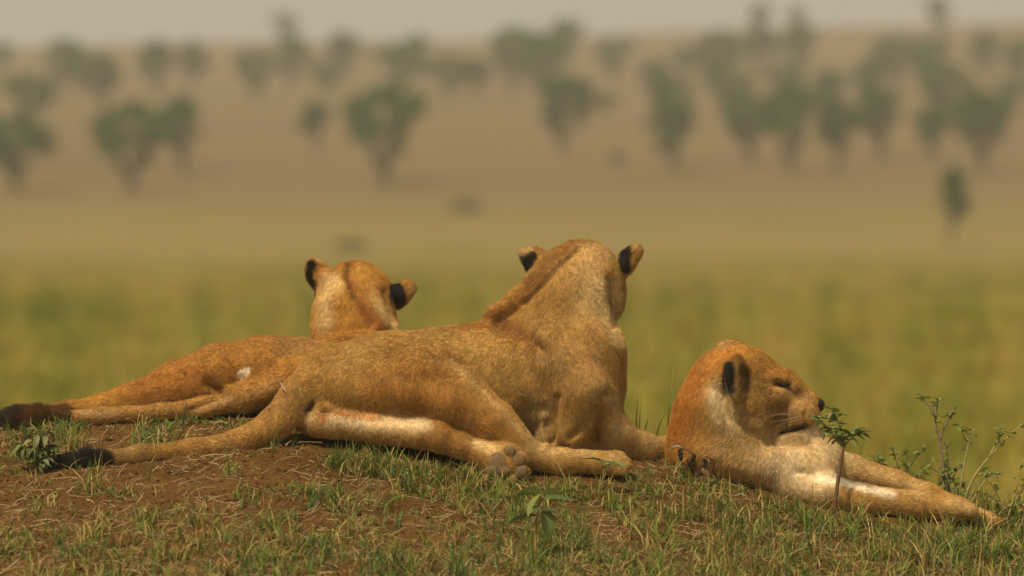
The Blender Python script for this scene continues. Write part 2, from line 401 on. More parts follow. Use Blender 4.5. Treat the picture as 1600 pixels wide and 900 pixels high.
    fo = bpy.data.objects.new('fur', cv); C.objects.link(fo); fo.parent = body; fo['kind'] = 'stuff'
    root_surf[label] = P
    return root
root_surf = {}
def surf(label, x, py, off=0):
    P = root_surf[label]; m = np.hypot(P[:, 0] - x, P[:, 2] - py) < 5
    return (x, P[m, 1].min() - off, py)
def tube(pts, rad, n=8, caps=True):
    """pts world; -> V, F quads"""
    pts = np.asarray(pts, float); m = len(pts); tg = np.gradient(pts, axis=0); tg /= np.linalg.norm(tg, axis=1)[:, None] + 1e-9
    up = np.array([.3, .9, .2]); a = np.cross(tg, up); a /= np.linalg.norm(a, axis=1)[:, None] + 1e-9; b = np.cross(tg, a)
    th = np.arange(n) / n * 2 * math.pi; r = np.broadcast_to(np.asarray(rad, float), (m,))
    V = pts[:, None] + (np.cos(th)[None, :, None] * a[:, None] + np.sin(th)[None, :, None] * b[:, None]) * r[:, None, None]
    i = np.arange(m - 1)[:, None] * n; j = np.arange(n)[None]; j2 = (j + 1) % n
    F = np.stack([i + j, i + j2, i + n + j2, i + n + j], -1).reshape(-1, 4)
    V = V.reshape(-1, 3)
    if caps:
        V = np.concatenate([V, pts[[0, -1]]]); k = len(V) - 2; jj = np.arange(n); j3 = (jj + 1) % n
        F = np.concatenate([F, np.stack([jj * 0 + k, j3, jj, jj * 0 + k], -1)[:, [0, 1, 2, 2]], np.stack([jj * 0 + k + 1, (m - 1) * n + jj, (m - 1) * n + j3, (m - 1) * n + j3], -1)])
    return V, F
def fix_tri(F): return [list(dict.fromkeys(f)) for f in F.tolist()]
def mesh_py(name, V, F, mat, parent=None, col=None, smooth=True, at=None):
    """like mesh_obj for mixed faces"""
    V = np.asarray(V, float); org = np.array(parent.location if parent is not None else (at if at is not None else (0, 0, 0)), float)
    if parent is not None and parent.parent is not None: org = org + np.array(parent.parent.location)
    me = bpy.data.meshes.new(name); me.from_pydata((V - org).tolist(), [], fix_tri(np.asarray(F)) if not isinstance(F, list) else F); me.update(); me.validate()
    if smooth: me.polygons.foreach_set('use_smooth', np.ones(len(me.polygons), bool))
    if col is not None:
        a = me.color_attributes.new('tint', 'FLOAT_COLOR', 'POINT'); cc = np.ones((len(V), 4), np.float32); cc[:, :3] = col; a.data.foreach_set('color', cc.ravel())
    me.materials.append(mat); o = bpy.data.objects.new(name, me); C.objects.link(o)
    if parent is not None: o.parent = parent
    elif at is not None: o.location = at
    return o
def small_solid(name, prims, cell, mat, parent):
    P, Fq = solid(prims, cell); return mesh_obj(name, W(P), Fq, mat, parent)
def ear(c, r, rot, cav, k=7):
    """cupped ear: flattened ellipsoid with its hollow cut out"""
    return [EL(c, r, rot, k=k), EL((c[0] + cav[0], c[1] + cav[1], c[2] + cav[2]), (r[0] * .74, r[1] * .74, max(r[2] * .9, 7)) if cav[3] == 'd' else (max(r[0] * .9, 7), r[1] * .74, r[2] * .74), rot, k=3, sub=True)]

# ---- the large lioness, seen from behind, with her head up
A = []
A += chain([(522, 600, 0, 63), (610, 604, 0, 82), (700, 602, 5, 84), (780, 597, 8, 95), (880, 592, 12, 92)], k=24, sy=.88)
A += [EL((893, 602, 8), (81, 110, 86), k=24)]
A += [EL((905, 545, 0), (68, 62, 76), k=24)]
A += chain([(872, 530, 8, 76), (886, 470, 18, 66), (897, 440, 28, 58)], k=24)
A += [EL((915, 428, 58), (53, 52, 62), k=18), EL((950, 456, 66), (27, 46, 44), k=12), RC((930, 450, 90, 40), (948, 465, 150, 26), k=16), EL((900, 455, 80), (36, 36, 40), k=14)]
A += chain([(896, 386, 18, 7), (868, 404, 8, 9), (838, 434, 2, 10), (806, 466, -4, 12), (772, 492, -8, 16)], k=13)
A += ear((841, 413, 52), (22, 27, 9), (0, -32, 14), (2, 1, 8, 'd')) + [EL((826, 400, 52), (12, 12, 5), (0, -40, 0), k=10)] + ear((977, 411, 58), (18, 29, 9), (0, 32, -16), (-1, 1, 8, 'd')) + [EL((992, 394, 58), (11, 13, 5), (0, 40, 0), k=10)]
A += [RC((862, 425, 48, 18), (846, 416, 50, 12), k=10), RC((950, 425, 52, 18), (974, 415, 56, 11), k=10)]
# shoulder, elbow, forelegs
A += chain([(862, 545, -52, 42), (904, 612, -66, 42), (892, 670, -58, 33)], k=13)
A += chain([(928, 632, -34, 36), (954, 682, -18, 33), (1000, 703, 15, 25), (1046, 710, 55, 22), (1066, 714, 72, 25)], k=18)
A += chain([(860, 690, -30, 26), (930, 708, -10, 20)], k=18)
# near hind leg
A += chain([(560, 600, -44, 66), (650, 606, -80, 61), (714, 624, -100, 49), (770, 660, -112, 35), (822, 706, -112, 23)], k=5)
A += chain([(826, 712, -106, 22), (880, 722, -116, 20), (930, 722, -128, 18)], k=10)
A += [EL((952, 724, -132), (27, 19, 25), (0, 6, 0), k=8)] + [EL(((964, 972, 974, 966)[i], 711 + i * 8, -126 - i * 7), (14, 7, 9), (0, 8, 0), k=2) for i in range(4)]
# lower hind leg, sole turned to the viewer
A += chain([(500, 654, -64, 29), (590, 668, -88, 26), (655, 674, -106, 25), (690, 682, -116, 24)], k=8)
A += chain([(690, 684, -118, 23), (720, 696, -122, 19), (752, 710, -128, 18), (778, 718, -134, 24), (792, 728, -136, 25)], k=10)
A += [EL((790, 727, -136), (30, 32, 20), (0, 35, 0), k=8)]+[EL((x, y, -148), (r + 3, r + 3, 10), k=3) for x, y, r in ((796, 706, 10), (811, 719, 11), (814, 737, 11), (800, 751, 10))]
A += [EL((486, 645, -48), (30, 34, 30), k=10)]
# tail
A += chain([(512, 580, -28, 40), (468, 622, -60, 29), (426, 666, -82, 23), (372, 694, -104, 19), (300, 704, -122, 16), (220, 710, -142, 13.5), (168, 718, -150, 12.5)], k=14)
A += chain([(172, 718, -150, 13), (135, 723, -153, 18), (104, 728, -156, 14), (84, 732, -158, 5)], k=6)
paintA = [
 ([(560, 560), (700, 540), (800, 560)], 50, (.38, .23, .065), .6, 'f'),
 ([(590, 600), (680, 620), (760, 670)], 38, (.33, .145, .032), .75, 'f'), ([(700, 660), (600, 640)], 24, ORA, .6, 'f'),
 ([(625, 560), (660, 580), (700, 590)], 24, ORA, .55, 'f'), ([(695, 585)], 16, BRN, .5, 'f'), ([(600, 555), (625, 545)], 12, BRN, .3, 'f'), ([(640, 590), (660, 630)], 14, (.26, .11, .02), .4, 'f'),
 ([(706, 562), (740, 597), (775, 632), (808, 668)], 5, (.48, .33, .14), .5, 'f'),  # bright rim of the thigh's upper edge, painted into the coat colour
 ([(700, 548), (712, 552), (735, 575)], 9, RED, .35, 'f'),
 ([(775, 502), (806, 516), (838, 548)], 15, (.20, .075, .015), .85, 'f'), ([(720, 512), (770, 502)], 9, ORA, .6, 'f'),  # first entry paints the shadow patch below the withers
 ([(893, 382), (868, 402), (838, 434), (806, 466), (770, 490)], 10, (.29, .125, .026), .8, 'a'),
 ([(900, 388), (875, 412), (846, 444), (822, 470)], 3.5, BRN, .8, 'f'),  # shade of the groove beside the neck ridge, painted as a dark line
 ([(925, 395), (915, 430), (925, 470)], 32, (.46, .30, .12), .7, 'f'),
 ([(935, 445), (940, 475), (955, 505), (962, 530)], 12, PALE, .85, 'f'), ([(925, 470)], 22, (.48, .33, .15), .6, 'f'),
 ([(952, 440), (953, 480)], 3, BRN, .5, 'f'), ([(965, 450), (968, 490)], 10, PALE, .6, 'f'), ([(973, 448)], 7, BRN, .6, 'f'),  # first entry paints the shaded crease between cheek and neck
 ([(860, 600), (880, 560), (850, 640)], 40, (.35, .20, .075), .6, 'f'), ([(900, 600), (930, 560)], 30, (.37, .20, .065), .6, 'f'),
 ([(940, 610), (900, 660)], 16, GRY, .4, 'f'), ([(835, 640), (838, 690)], 20, GRY, .7, 'f'),
 ([(512, 658), (570, 661), (630, 662), (660, 664)], 12, (.70, .53, .30), .97, 'f'), ([(488, 655)], 18, PALE, .8, 'f'), ([(505, 652)], 8, (.5, .17, .03), .8, 'f'),
 ([(487, 632), (479, 640)], 5, BLK, .9, 'f'), ([(510, 641)], 6, BRN, .8, 'f'), ([(525, 645), (580, 652)], 6, (.45, .17, .03), .7, 'f'),
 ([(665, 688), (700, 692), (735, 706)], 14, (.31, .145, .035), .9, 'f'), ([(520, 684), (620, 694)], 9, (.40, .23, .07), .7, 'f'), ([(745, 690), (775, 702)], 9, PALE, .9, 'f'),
 ([(850, 702), (930, 708)], 10, PALE, .5, 'f'), ([(960, 720)], 16, PALE, .5, 'f'),
 ([(970, 675), (1040, 700)], 22, (.50, .34, .14), .8, 'f'), ([(955, 620), (960, 660)], 10, PALE, .5, 'f'),
 ([(470, 610), (400, 680), (300, 700)], 16, (.34, .18, .055), .6, 'a'), ([(230, 706), (190, 712)], 14, (.25, .15, .06), .7, 'a'),
 ([(155, 720), (120, 726), (80, 732)], 24, BLK, .97, 'A'),
 ([(830, 402), (821, 410), (826, 428)], 10.5, BLK, 1, 'F', 34), ([(976, 392), (974, 408), (976, 420)], 10.5, BLK, 1, 'F'), ([(818, 396), (830, 389)], 5, PALE, .7, 'f'), ([(996, 388)], 8, (.40, .26, .10), .9, 'f'),
]
relA = [
 ([(902, 390), (876, 412), (848, 444), (818, 474)], 5, -4.5), ([(951, 432), (952, 470), (960, 508)], 5, -4),
 ([(783, 505), (812, 522), (842, 548)], 15, -8), ([(700, 548), (716, 556), (736, 580)], 9, 4),
 ([(692, 560), (684, 590)], 18, -5), ([(870, 620), (862, 690)], 6, -5), ([(850, 650), (852, 700)], 6, 4), ([(945, 618), (925, 650), (892, 682)], 6, -6),
 ([(938, 640), (932, 690)], 5, -5), ([(905, 560), (930, 600)], 25, 4), ([(815, 560), (825, 640)], 14, -3), ([(775, 560), (790, 620)], 10, -2),
 ([(545, 550), (560, 590)], 20, -4), ([(840, 560), (850, 620)], 12, 2.5), ([(490, 630), (484, 640)], 4, -5), ([(505, 643), (518, 643)], 5, -4),
 ([(610, 560), (650, 600), (660, 640)], 22, -3.5), ([(900, 470), (880, 520)], 16, -2.5), ([(925, 520), (945, 560)], 14, -2),
]
flowA = [(560, 570, -.8, -.4, 50), (700, 540, -.9, -.3, 50), (800, 580, -.6, -.8, 45), (880, 560, -.3, -1, 45), (915, 430, -.2, -.9, 35), (940, 480, .5, -.9, 22),
 (960, 540, .5, -.8, 25), (620, 620, .1, -.9, 40), (720, 650, .7, -.6, 40), (900, 720, 1, -.1, 35), (900, 650, .2, -1, 40), (1010, 700, 1, -.2, 40), (600, 675, .9, -.2, 25), (740, 700, .9, -.4, 25),
 (450, 640, -.6, -.8, 25), (370, 695, -1, -.3, 30), (250, 707, -1, -.1, 50), (130, 725, -1, -.1, 40), (835, 440, -.7, -.7, 20), (840, 405, -.6, .6, 15), (985, 405, .5, .7, 15)]
furA = [([(945, 470), (965, 530)], 14, 1.8, 1.7), ([(968, 480)], 14, 1.5, 1.6), ([(830, 440), (895, 385)], 9, 1.6, 1.4), ([(150, 722), (90, 730)], 22, 6, 3.8),
 ([(1000, 384), (1000, 400)], 10, 2.5, 1.5), ([(815, 398)], 9, 2.5, 1.5), ([(975, 560)], 18, 1.4, 1.5), ([(600, 670)], 20, 1.3, 1.3)]
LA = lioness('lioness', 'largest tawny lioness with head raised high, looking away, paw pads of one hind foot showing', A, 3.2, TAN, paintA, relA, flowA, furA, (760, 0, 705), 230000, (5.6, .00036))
small_solid('heel_pad', [EL((779, 724, -158), (18, 17, 6), (0, 40, 0), k=3), EL((769, 736, -156), (10, 10, 8), k=6), EL((789, 737, -157), (10, 9, 8), k=6)], 1.4, M_pad, LA)
for (x, y, r) in ((796, 706, 10), (811, 719, 11), (814, 737, 11), (800, 751, 10)):
    small_solid('toe_pad', [EL((x, y, -157), (r, r * 1.1, 5), (0, 30, 0), k=2)], 1.4, M_pad, LA)
small_solid('nose', [EL((951, 462, 176), (10, 8, 7), k=3), EL((950, 470, 174), (4, 7, 5), k=4)], 1.5, M_black, LA)

# ---- the lioness stretched out behind, hind leg and tail to the side
B = []
B += chain([(470, 597, 190, 66), (530, 602, 300, 74), (562, 596, 410, 82)], k=24)
B += chain([(470, 590, 150, 62), (410, 590, 140, 60), (345, 594, 136, 54), (275, 609, 134, 41), (205, 628, 132, 27), (110, 643, 128, 14), (62, 650, 126, 13)], k=18)
B += [EL((36, 652, 122), (34, 15, 20), k=8)]
B += chain([(430, 620, 150, 42), (340, 632, 150, 24), (290, 640, 152, 18)], k=14)
B += chain([(556, 560, 420, 80), (552, 500, 436, 62), (554, 470, 446, 55)], k=22)
B += [EL((556, 458, 470), (51, 51, 60), k=16), EL((511, 462, 486), (19, 32, 34), k=12), RC((548, 470, 500, 38), (535, 482, 560, 26), k=14), EL((596, 470, 480), (20, 40, 34), k=12)]
B += ear((497, 430, 466), (22, 28, 10), (0, -30, 26), (2, 1, 9, 'd')) + ear((624, 462, 470), (19, 25, 9), (0, 40, -14), (-1, 1, 8, 'd')) + [EL((639, 450, 470), (11, 12, 5), (0, 45, 0), k=10)]
B += [RC((520, 440, 462, 16), (504, 432, 464, 11), k=9), RC((600, 462, 462, 16), (620, 462, 467, 11), k=9)]
B += chain([(505, 562, 118, 34), (445, 598, 92, 28), (385, 622, 74, 21), (320, 636, 66, 16), (250, 643, 64, 12.5), (150, 650, 62, 10), (95, 652, 62, 10)], k=10)
B += chain([(92, 652, 62, 11), (60, 653, 60, 19), (30, 654, 58, 18), (2, 656, 56, 7)], k=6)
B += chain([(620, 600, 440, 60), (640, 660, 430, 34), (700, 690, 470, 24), (760, 700, 520, 22)], k=16)
paintB = [
 ([(300, 580), (400, 560), (470, 560)], 50, (.34, .155, .032), .8, 'f'), ([(220, 600), (290, 590)], 30, (.31, .12, .022), .7, 'f'), ([(490, 540), (440, 535)], 18, (.30, .17, .06), .6, 'f'),
 ([(330, 600), (348, 612)], 16, BRN, .65, 'f'), ([(376, 586), (387, 580)], 6, (.84, .72, .52), 1, 'F'), ([(358, 596), (372, 596)], 7, (.5, .27, .06), .8, 'f'), ([(369, 600)], 4, BRN, .8, 'f'),  # first entry paints the dark of the thigh crease into the coat
 ([(310, 640), (360, 622)], 9, PALE, .3, 'f'), ([(440, 600), (380, 624), (320, 636), (200, 646)], 12, (.36, .20, .07), .7, 'f'), ([(130, 648), (180, 646)], 10, (.42, .28, .12), .7, 'f'),
 ([(95, 652), (60, 653), (0, 656)], 21, BLK, .97, 'A'), ([(100, 638), (50, 645)], 14, BRN, .8, 'f'),
 ([(505, 500), (508, 460), (520, 440)], 15, PALE, .9, 'f'), ([(600, 500), (585, 460), (600, 485), (620, 515)], 9, PALE, .7, 'f'),
 ([(545, 412), (543, 432), (560, 470), (590, 505)], 10, RED, .8, 'f'), ([(542, 415), (540, 435), (552, 465)], 3.5, BRN, .8, 'f'), ([(565, 425), (585, 455)], 14, (.38, .18, .04), .6, 'f'),  # reddish dorsal stripe; the thin brown line in it is painted crease shade
 ([(530, 515), (570, 512), (600, 520)], 12, ORA, .7, 'f'), ([(560, 490), (600, 515)], 10, RED, .7, 'f'),
 ([(488, 416), (483, 432), (486, 446)], 8, BLK, 1, 'F'), ([(619, 448), (620, 462), (622, 474)], 10.5, BLK, 1, 'F'), ([(498, 406), (510, 405)], 5, PALE, .6, 'f'), ([(642, 452)], 8, (.45, .28, .1), .9, 'f'),
]
relB = [([(543, 410), (540, 435), (552, 468), (580, 505)], 6, -5), ([(520, 522), (560, 512), (610, 518)], 7, -4), ([(600, 455), (616, 500)], 6, -4), ([(325, 600), (345, 618), (300, 640)], 9, -6),
 ([(360, 598), (380, 590)], 6, -3), ([(420, 560), (330, 575)], 20, 3), ([(260, 590), (230, 600)], 8, -3), ([(500, 540), (515, 560)], 6, -4), ([(300, 570), (220, 612)], 8, 2)]
flowB = [(450, 560, -.9, -.3, 60), (300, 590, -1, -.4, 50), (150, 640, -1, -.1, 50), (550, 440, .1, -.9, 40), (510, 480, -.2, -1, 25), (600, 490, .5, -.8, 25), (400, 620, -.9, -.3, 30), (40, 655, -1, -.1, 40), (490, 425, -.6, .5, 12), (635, 455, .6, .5, 14)]
furB = [([(75, 653), (5, 656)], 22, 6, 3.6), ([(505, 480)], 16, 1.4, 1.4), ([(645, 450)], 9, 2.5, 1.5), ([(490, 410)], 9, 2.5, 1.5)]
LB = lioness('lioness', 'lioness stretched out behind, black tail tuft at the far end of an extended hind leg', B, 3.4, (.35, .165, .026), paintB, relB, flowB, furB, (470, 180, 660), 150000, (5.2, .00038))
small_solid('nose', [EL((531, 480, 585), (10, 8, 7), k=3), EL((532, 488, 583), (4, 7, 5), k=4)], 1.5, M_black, LB)

# ---- the lioness lying with her face in profile
Cc = []
Cc += chain([(1136, 606, 0, 63), (1124, 650, 4, 68), (1114, 692, 8, 70)], k=20)
Cc += chain([(1120, 690, 20, 68), (1150, 668, 190, 72), (1160, 730, 400, 80)], k=24)
Cc += chain([(1210, 760, 400, 52), (1260, 800, 330, 34), (1290, 830, 400, 22), (1330, 835, 330, 20)], k=16) + chain([(1150, 760, 470, 30), (1120, 830, 560, 16), (1060, 850, 620, 12), (1000, 860, 660, 10), (960, 866, 690, 16)], k=12)
Cc += [EL((1153, 598, -2), (58, 58, 58), k=16), RC((1168, 592, -4, 47), (1214, 613, -6, 37), k=14), RC((1214, 613, -6, 35), (1258, 635, -6, 25), k=12, sy=1.0), RC((1226, 604, -6, 26), (1264, 629, -6, 17), k=10)]
Cc += [EL((1251, 649, -24), (30, 25, 23), (0, 8, 0), k=7), EL((1251, 649, 12), (30, 25, 23), (0, 8, 0), k=7), EL((1266, 649, -6), (12, 17, 21), k=6)]
Cc += [RC((1182, 650, -6, 29), (1248, 669, -6, 17), k=4), EL((1269, 676, -6), (15, 12, 17), k=5)]
Cc += [EL((1176, 636, -36), (38, 34, 26), k=16), EL((1176, 636, 26), (38, 34, 26), k=16), EL((1202, 622, -28), (24, 20, 18), k=12)]
Cc += [EL((1210, 590, -26), (18, 9, 12), (0, 28, 0), k=8), EL((1210, 590, 16), (18, 9, 12), (0, 28, 0), k=8), EL((1270, 634, -6), (8, 9, 12), k=6)]
Cc += ear((1152, 589, -68), (13, 36, 31), (0, -4, -30), (11, 0, -3, 'x'), k=5) + ear((1139, 548, 40), (25, 18, 11), (0, -8, 8), (3, 1, 9, 'd'), k=5)
# chest, shoulders, forelegs
Cc += [EL((1186, 722, -10), (106, 46, 60), (0, 13, 0), k=24), EL((1256, 722, -4), (62, 46, 54), (0, 24, 0), k=24), EL((1285, 708, 10), (30, 24, 34), k=16), EL((1104, 712, -6), (60, 38, 56), k=18), RC((1180, 690, 4, 32), (1240, 714, 4, 30), k=18)]
Cc += chain([(1240, 752, -30, 38), (1290, 768, -46, 28), (1350, 780, -54, 21), (1430, 788, -52, 18), (1470, 793, -50, 19)], k=14)
Cc += [EL((1492, 794, -48), (30, 19, 24), (0, 10, 0), k=8)] + [EL((1512 + 3 * abs(i - 1), 797 + i * 2, -66 + i * 12), (13, 11, 8), k=4) for i in range(4)]
Cc += chain([(1272, 718, 26, 34), (1330, 736, 26, 23), (1400, 755, 22, 19), (1450, 773, 14, 16), (1505, 796, 4, 15)], k=9)
Cc += [EL((1532, 810, -2), (30, 15, 21), (0, 20, 0), k=8)] + [EL((1552 + 3 * abs(i - 1), 815 + i * 2, -18 + i * 11), (12, 9, 7), k=4) for i in range(4)]
paintC = [
 ([(1090, 590), (1065, 640), (1055, 690)], 26, (.36, .13, .018), .9, 'f'), ([(1110, 570), (1140, 550)], 24, (.40, .17, .03), .8, 'f'), ([(1180, 565), (1220, 585)], 18, (.30, .13, .028), .7, 'f'),
 ([(1120, 610), (1125, 650), (1130, 690)], 20, (.46, .29, .11), .8, 'f'), ([(1118, 618), (1128, 640), (1145, 660)], 13, WHI, .75, 'f'), ([(1165, 660), (1190, 672)], 20, (.48, .32, .14), .8, 'f'),
 ([(1085, 650), (1075, 690)], 14, BRN, .35, 'f'), ([(1180, 600), (1205, 625)], 26, (.30, .165, .055), .8, 'f'), ([(1240, 640), (1225, 650)], 20, (.27, .15, .06), .75, 'f'), ([(1235, 605), (1262, 622)], 11, (.35, .21, .09), .7, 'f'),  # last entry is a highlight painted along the nose bridge
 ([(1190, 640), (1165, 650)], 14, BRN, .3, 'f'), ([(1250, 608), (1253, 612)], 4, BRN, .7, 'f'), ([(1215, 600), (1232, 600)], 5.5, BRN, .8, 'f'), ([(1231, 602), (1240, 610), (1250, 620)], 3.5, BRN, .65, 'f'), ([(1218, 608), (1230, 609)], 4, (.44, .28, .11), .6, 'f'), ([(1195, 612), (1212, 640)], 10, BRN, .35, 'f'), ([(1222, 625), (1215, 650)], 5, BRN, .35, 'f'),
 ([(1262, 678), (1276, 674)], 9, WHI, .9, 'f'), ([(1270, 650)], 7, PALE, .5, 'f'), ([(1222, 675), (1242, 671), (1260, 667)], 4, BLK, .95, 'f'), ([(1208, 687), (1236, 687)], 6, BRN, .85, 'f'),  # last entry paints the shadow under the chin onto the throat
 ([(1200, 725), (1260, 718), (1300, 712)], 42, (.70, .53, .29), .95, 'f'), ([(1230, 760), (1270, 772)], 20, (.66, .49, .26), .8, 'f'), ([(1240, 735), (1290, 752)], 20, WHI, .7, 'f'), ([(1125, 715), (1170, 738)], 20, (.56, .36, .14), .7, 'f'),
 ([(1275, 746), (1305, 750), (1348, 762), (1394, 774)], 6.5, (.80, .68, .50), .95, 'f'), ([(1300, 788), (1400, 794), (1470, 796)], 11, (.50, .31, .10), .7, 'f'), ([(1320, 728), (1380, 745), (1440, 768)], 15, (.54, .36, .14), .8, 'f'),
 ([(1490, 788), (1540, 806)], 16, PALE, .6, 'f'), ([(1140, 574), (1137, 596), (1140, 612)], 10, BLK, 1, 'F'), ([(1164, 584), (1168, 606)], 12, (.09, .04, .012), .85, 'f'), ([(1151, 566), (1152, 618)], 3, PALE, .8, 'f'), ([(1128, 540), (1140, 535)], 5, GRY, .7, 'f'),
 ([(1100, 735)], 16, (.40, .2, .05), .5, 'f'),
 ([(1128, 628), (1138, 640)], 12, (.66, .5, .27), .6, 'f'), ([(1135, 645), (1155, 665), (1190, 675)], 17, PALE, .7, 'f'),
]+[([(x, y)], 2.4, BRN, .6, 'f') for x, y in ((1246, 640), (1254, 646), (1240, 648), (1250, 654), (1236, 656), (1258, 640), (1243, 660), (1232, 645))]+[
]
relC = [([(1214, 600), (1232, 603)], 5, -4.5), ([(1208, 588), (1226, 594)], 6, 3), ([(1236, 612), (1246, 624)], 6, -3), ([(1228, 640), (1226, 664)], 6, -3), ([(1216, 675), (1240, 670), (1262, 666)], 4.5, -6), ([(1196, 689), (1240, 691), (1265, 690)], 8, -9), ([(1258, 645), (1258, 668)], 3, -2), ([(1205, 640), (1222, 660)], 8, -3),
 ([(1125, 610), (1140, 650), (1180, 676), (1205, 686)], 8, -4), ([(1170, 625), (1160, 655), (1190, 668)], 14, 4), ([(1250, 735), (1300, 748)], 8, -4), ([(1250, 612), (1258, 620)], 5, -2)]
flowC = [(1080, 620, -.5, -1, 40), (1140, 560, -.9, -.1, 30), (1200, 590, -.9, .25, 25), (1250, 630, -.8, .3, 22), (1240, 655, -.9, -.2, 18), (1180, 640, -.8, -.5, 25), (1130, 640, -.5, -.9, 25), (1180, 700, -.5, -.7, 35), (1230, 725, .2, -.8, 30), (1330, 765, .9, -.3, 35), (1450, 785, 1, -.1, 40), (1152, 590, .1, .9, 12)]
furC = [([(1130, 640), (1150, 670), (1190, 672)], 22, 1.7, 2.5), ([(1130, 705), (1180, 715), (1250, 725)], 28, 1.4, 2.4), ([(1262, 672)], 10, 2, 1.6), ([(1240, 625)], 28, 1.2, .55), ([(1153, 565), (1154, 615)], 9, 2.4, 1.9), ([(1100, 720)], 24, 1.3, 1.6)]
LC = lioness('lioness', 'lioness with closed eyes and face in profile, forelegs stretched out, beside the leafy sapling', Cc, 2.8, (.37, .19, .038), paintC, relC, flowC, furC, (1180, 0, 752), 180000, (5.0, .00034))
small_solid('nose', [EL((1279, 633, -6), (10, 10.5, 15), (0, 25, 0), k=3), EL((1275, 643, -6), (6, 7, 6), k=4), EL((1282, 637, -14), (4, 3, 3), k=2, sub=True)], 1.2, M_black, LC)
LCL = LC['label']
def line_on(name, pts, rad, mat):
    q = np.array([surf(LCL, x, y, .6) for x, y in pts], float)[:, :3]; V_, F_ = tube(W(q), np.array(rad) / PX); mesh_py(name, V_, F_, mat, LC)
line_on('eyelid', [(1213, 597.5), (1219, 601), (1226, 602), (1234, 600.5)], [.6, 2.0, 2.2, .6], M_black)
line_on('mouth', [(1218, 677), (1230, 674), (1244, 671), (1258, 667)], [.8, 2.2, 2.0, .8], M_black)
for i in range(5):
    y0 = 650 + rng.uniform(-6, 9); x0 = 1248 + rng.uniform(-12, 8); L = rng.uniform(26, 60); a = rng.uniform(-.15, .5)
    pts = np.array([(x0 - L * t, -44 - 10 * t, y0 + L * t * a * .5 + 7 * t * t) for t in np.linspace(0, 1, 5)])
    V_, F_ = tube(W(pts), np.array([.26, .25, .2, .15, .08]) / PX, 4); mesh_py('whisker', V_, F_, M_whisker, LC)

# ------------------------------------------------------------------ grass, straw and clods on the mound
def ribbons(root, az, L, lean, wd, col, nseg=3, curl=1.7, up=None, tipcol=None):
    """root world (n,3); flat tapering blades -> V, F, colours"""
    n = len(root); T = np.linspace(0, 1, nseg + 1); h = np.stack([np.cos(az), np.sin(az), 0 * az], 1); s = np.stack([-np.sin(az), np.cos(az), 0 * az], 1)
    tw = rng.uniform(-1.2, 1.2, n); s = s * np.cos(tw)[:, None] + h * np.sin(tw)[:, None]
    Vs = []; Cs = []
    for t in T:
        c = root + np.array([0, 0, 1.0]) * (L * (t - .5 * np.clip(lean, 0, 1.6) * t * t))[:, None] + h * (L * lean * t ** curl)[:, None]
        ww = (wd * (1 - t) ** .7 * (.55 + .9 * min(t * 3, .5)) + wd * .04)[:, None]
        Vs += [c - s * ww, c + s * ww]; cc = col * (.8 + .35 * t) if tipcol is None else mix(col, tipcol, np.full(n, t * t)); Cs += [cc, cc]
    m = 2 * (nseg + 1); V = np.stack(Vs, 1).reshape(-1, 3); Cc_ = np.stack(Cs, 1).reshape(-1, 3)
    b = np.arange(n)[:, None] * m + 2 * np.arange(nseg)[None]; F = np.stack([b, b + 1, b + 3, b + 2], -1).reshape(-1, 4)
    return V, F, Cc_
def join(parts):
    V, F, K, o = [], [], [], 0
    for v, f, c in parts: V.append(v); F.append(f + o); K.append(c); o += len(v)
    return np.concatenate(V), np.concatenate(F), np.concatenate(K)
def bump2(x, y, cx, cy, rx, ry): return np.exp(-((x - cx) / rx) ** 2 - ((y - cy) / ry) ** 2)
def cover(x, d):
    py = ground_py(x, d, False); P = np.stack([x, d, 0 * x], -1)
    c = .34 + .55 * sstep(815, 885, py) + .36 * sstep(640, 800, x) * sstep(735, 775, py) + .14 * sstep(1000, 1150, x)
    c += .6 * bump2(x, py, 610, 705, 90, 28) + .35 * bump2(x, py, 250, 800, 80, 40) + .4 * bump2(x, py, 40, 690, 60, 25) + .45 * bump2(x, py, 230, 690, 50, 18) + .5 * bump2(x, py, 1500, 815, 130, 30) + .35 * bump2(x, py, 540, 790, 90, 40)
    c += .5 * bump2(x, py, 640, 728, 110, 20)
    c -= .55 * bump2(x, py, 320, 745, 190, 42) + .30 * bump2(x, py, 470, 745, 60, 30) + .25 * bump2(x, py, 1340, 815, 60, 14) + .2 * bump2(x, py, 180, 850, 100, 30)
    return c + .42 * noise(P, 60, 51) + .22 * noise(P, 22, 52)
def keep_out(x, d):
    k = ((x > 440) & (x < 1000) & (d > -55) & (d < 110)) | ((x > 1050) & (x < 1340) & (d > -45) & (d < 240)) | ((x > 740) & (x < 985) & (d > -165) & (d < 0)) | ((x > 480) & (x < 745) & (d > -128) & (d < 0)) | ((x > 1180) & (x < 1500) & (d > -125) & (d < 30)) | ((x > 1330) & (x < 1570) & (d > -60) & (d < 30)) | ((x > 20) & (x < 520) & (d > 95) & (d < 330))
    return k
def scatter(n, f, x0=-60, x1=1680, d0=-900, d1=260):
    out = np.zeros((0, 2))
    while len(out) < n:
        x = rng.uniform(x0, x1, n); d = rng.uniform(d0, d1, n); ok = (rng.random(n) < f(x, d)) & ~keep_out(x, d)
        out = np.concatenate([out, np.stack([x[ok], d[ok]], 1)])
    return out[:n, 0], out[:n, 1]
def on_ground(x, d, up=0): return W(np.stack([x, d, ground_py(x, d) - up], -1))
parts = []
tx, td = scatter(1500, lambda x, d: cover(x, d) - .12)
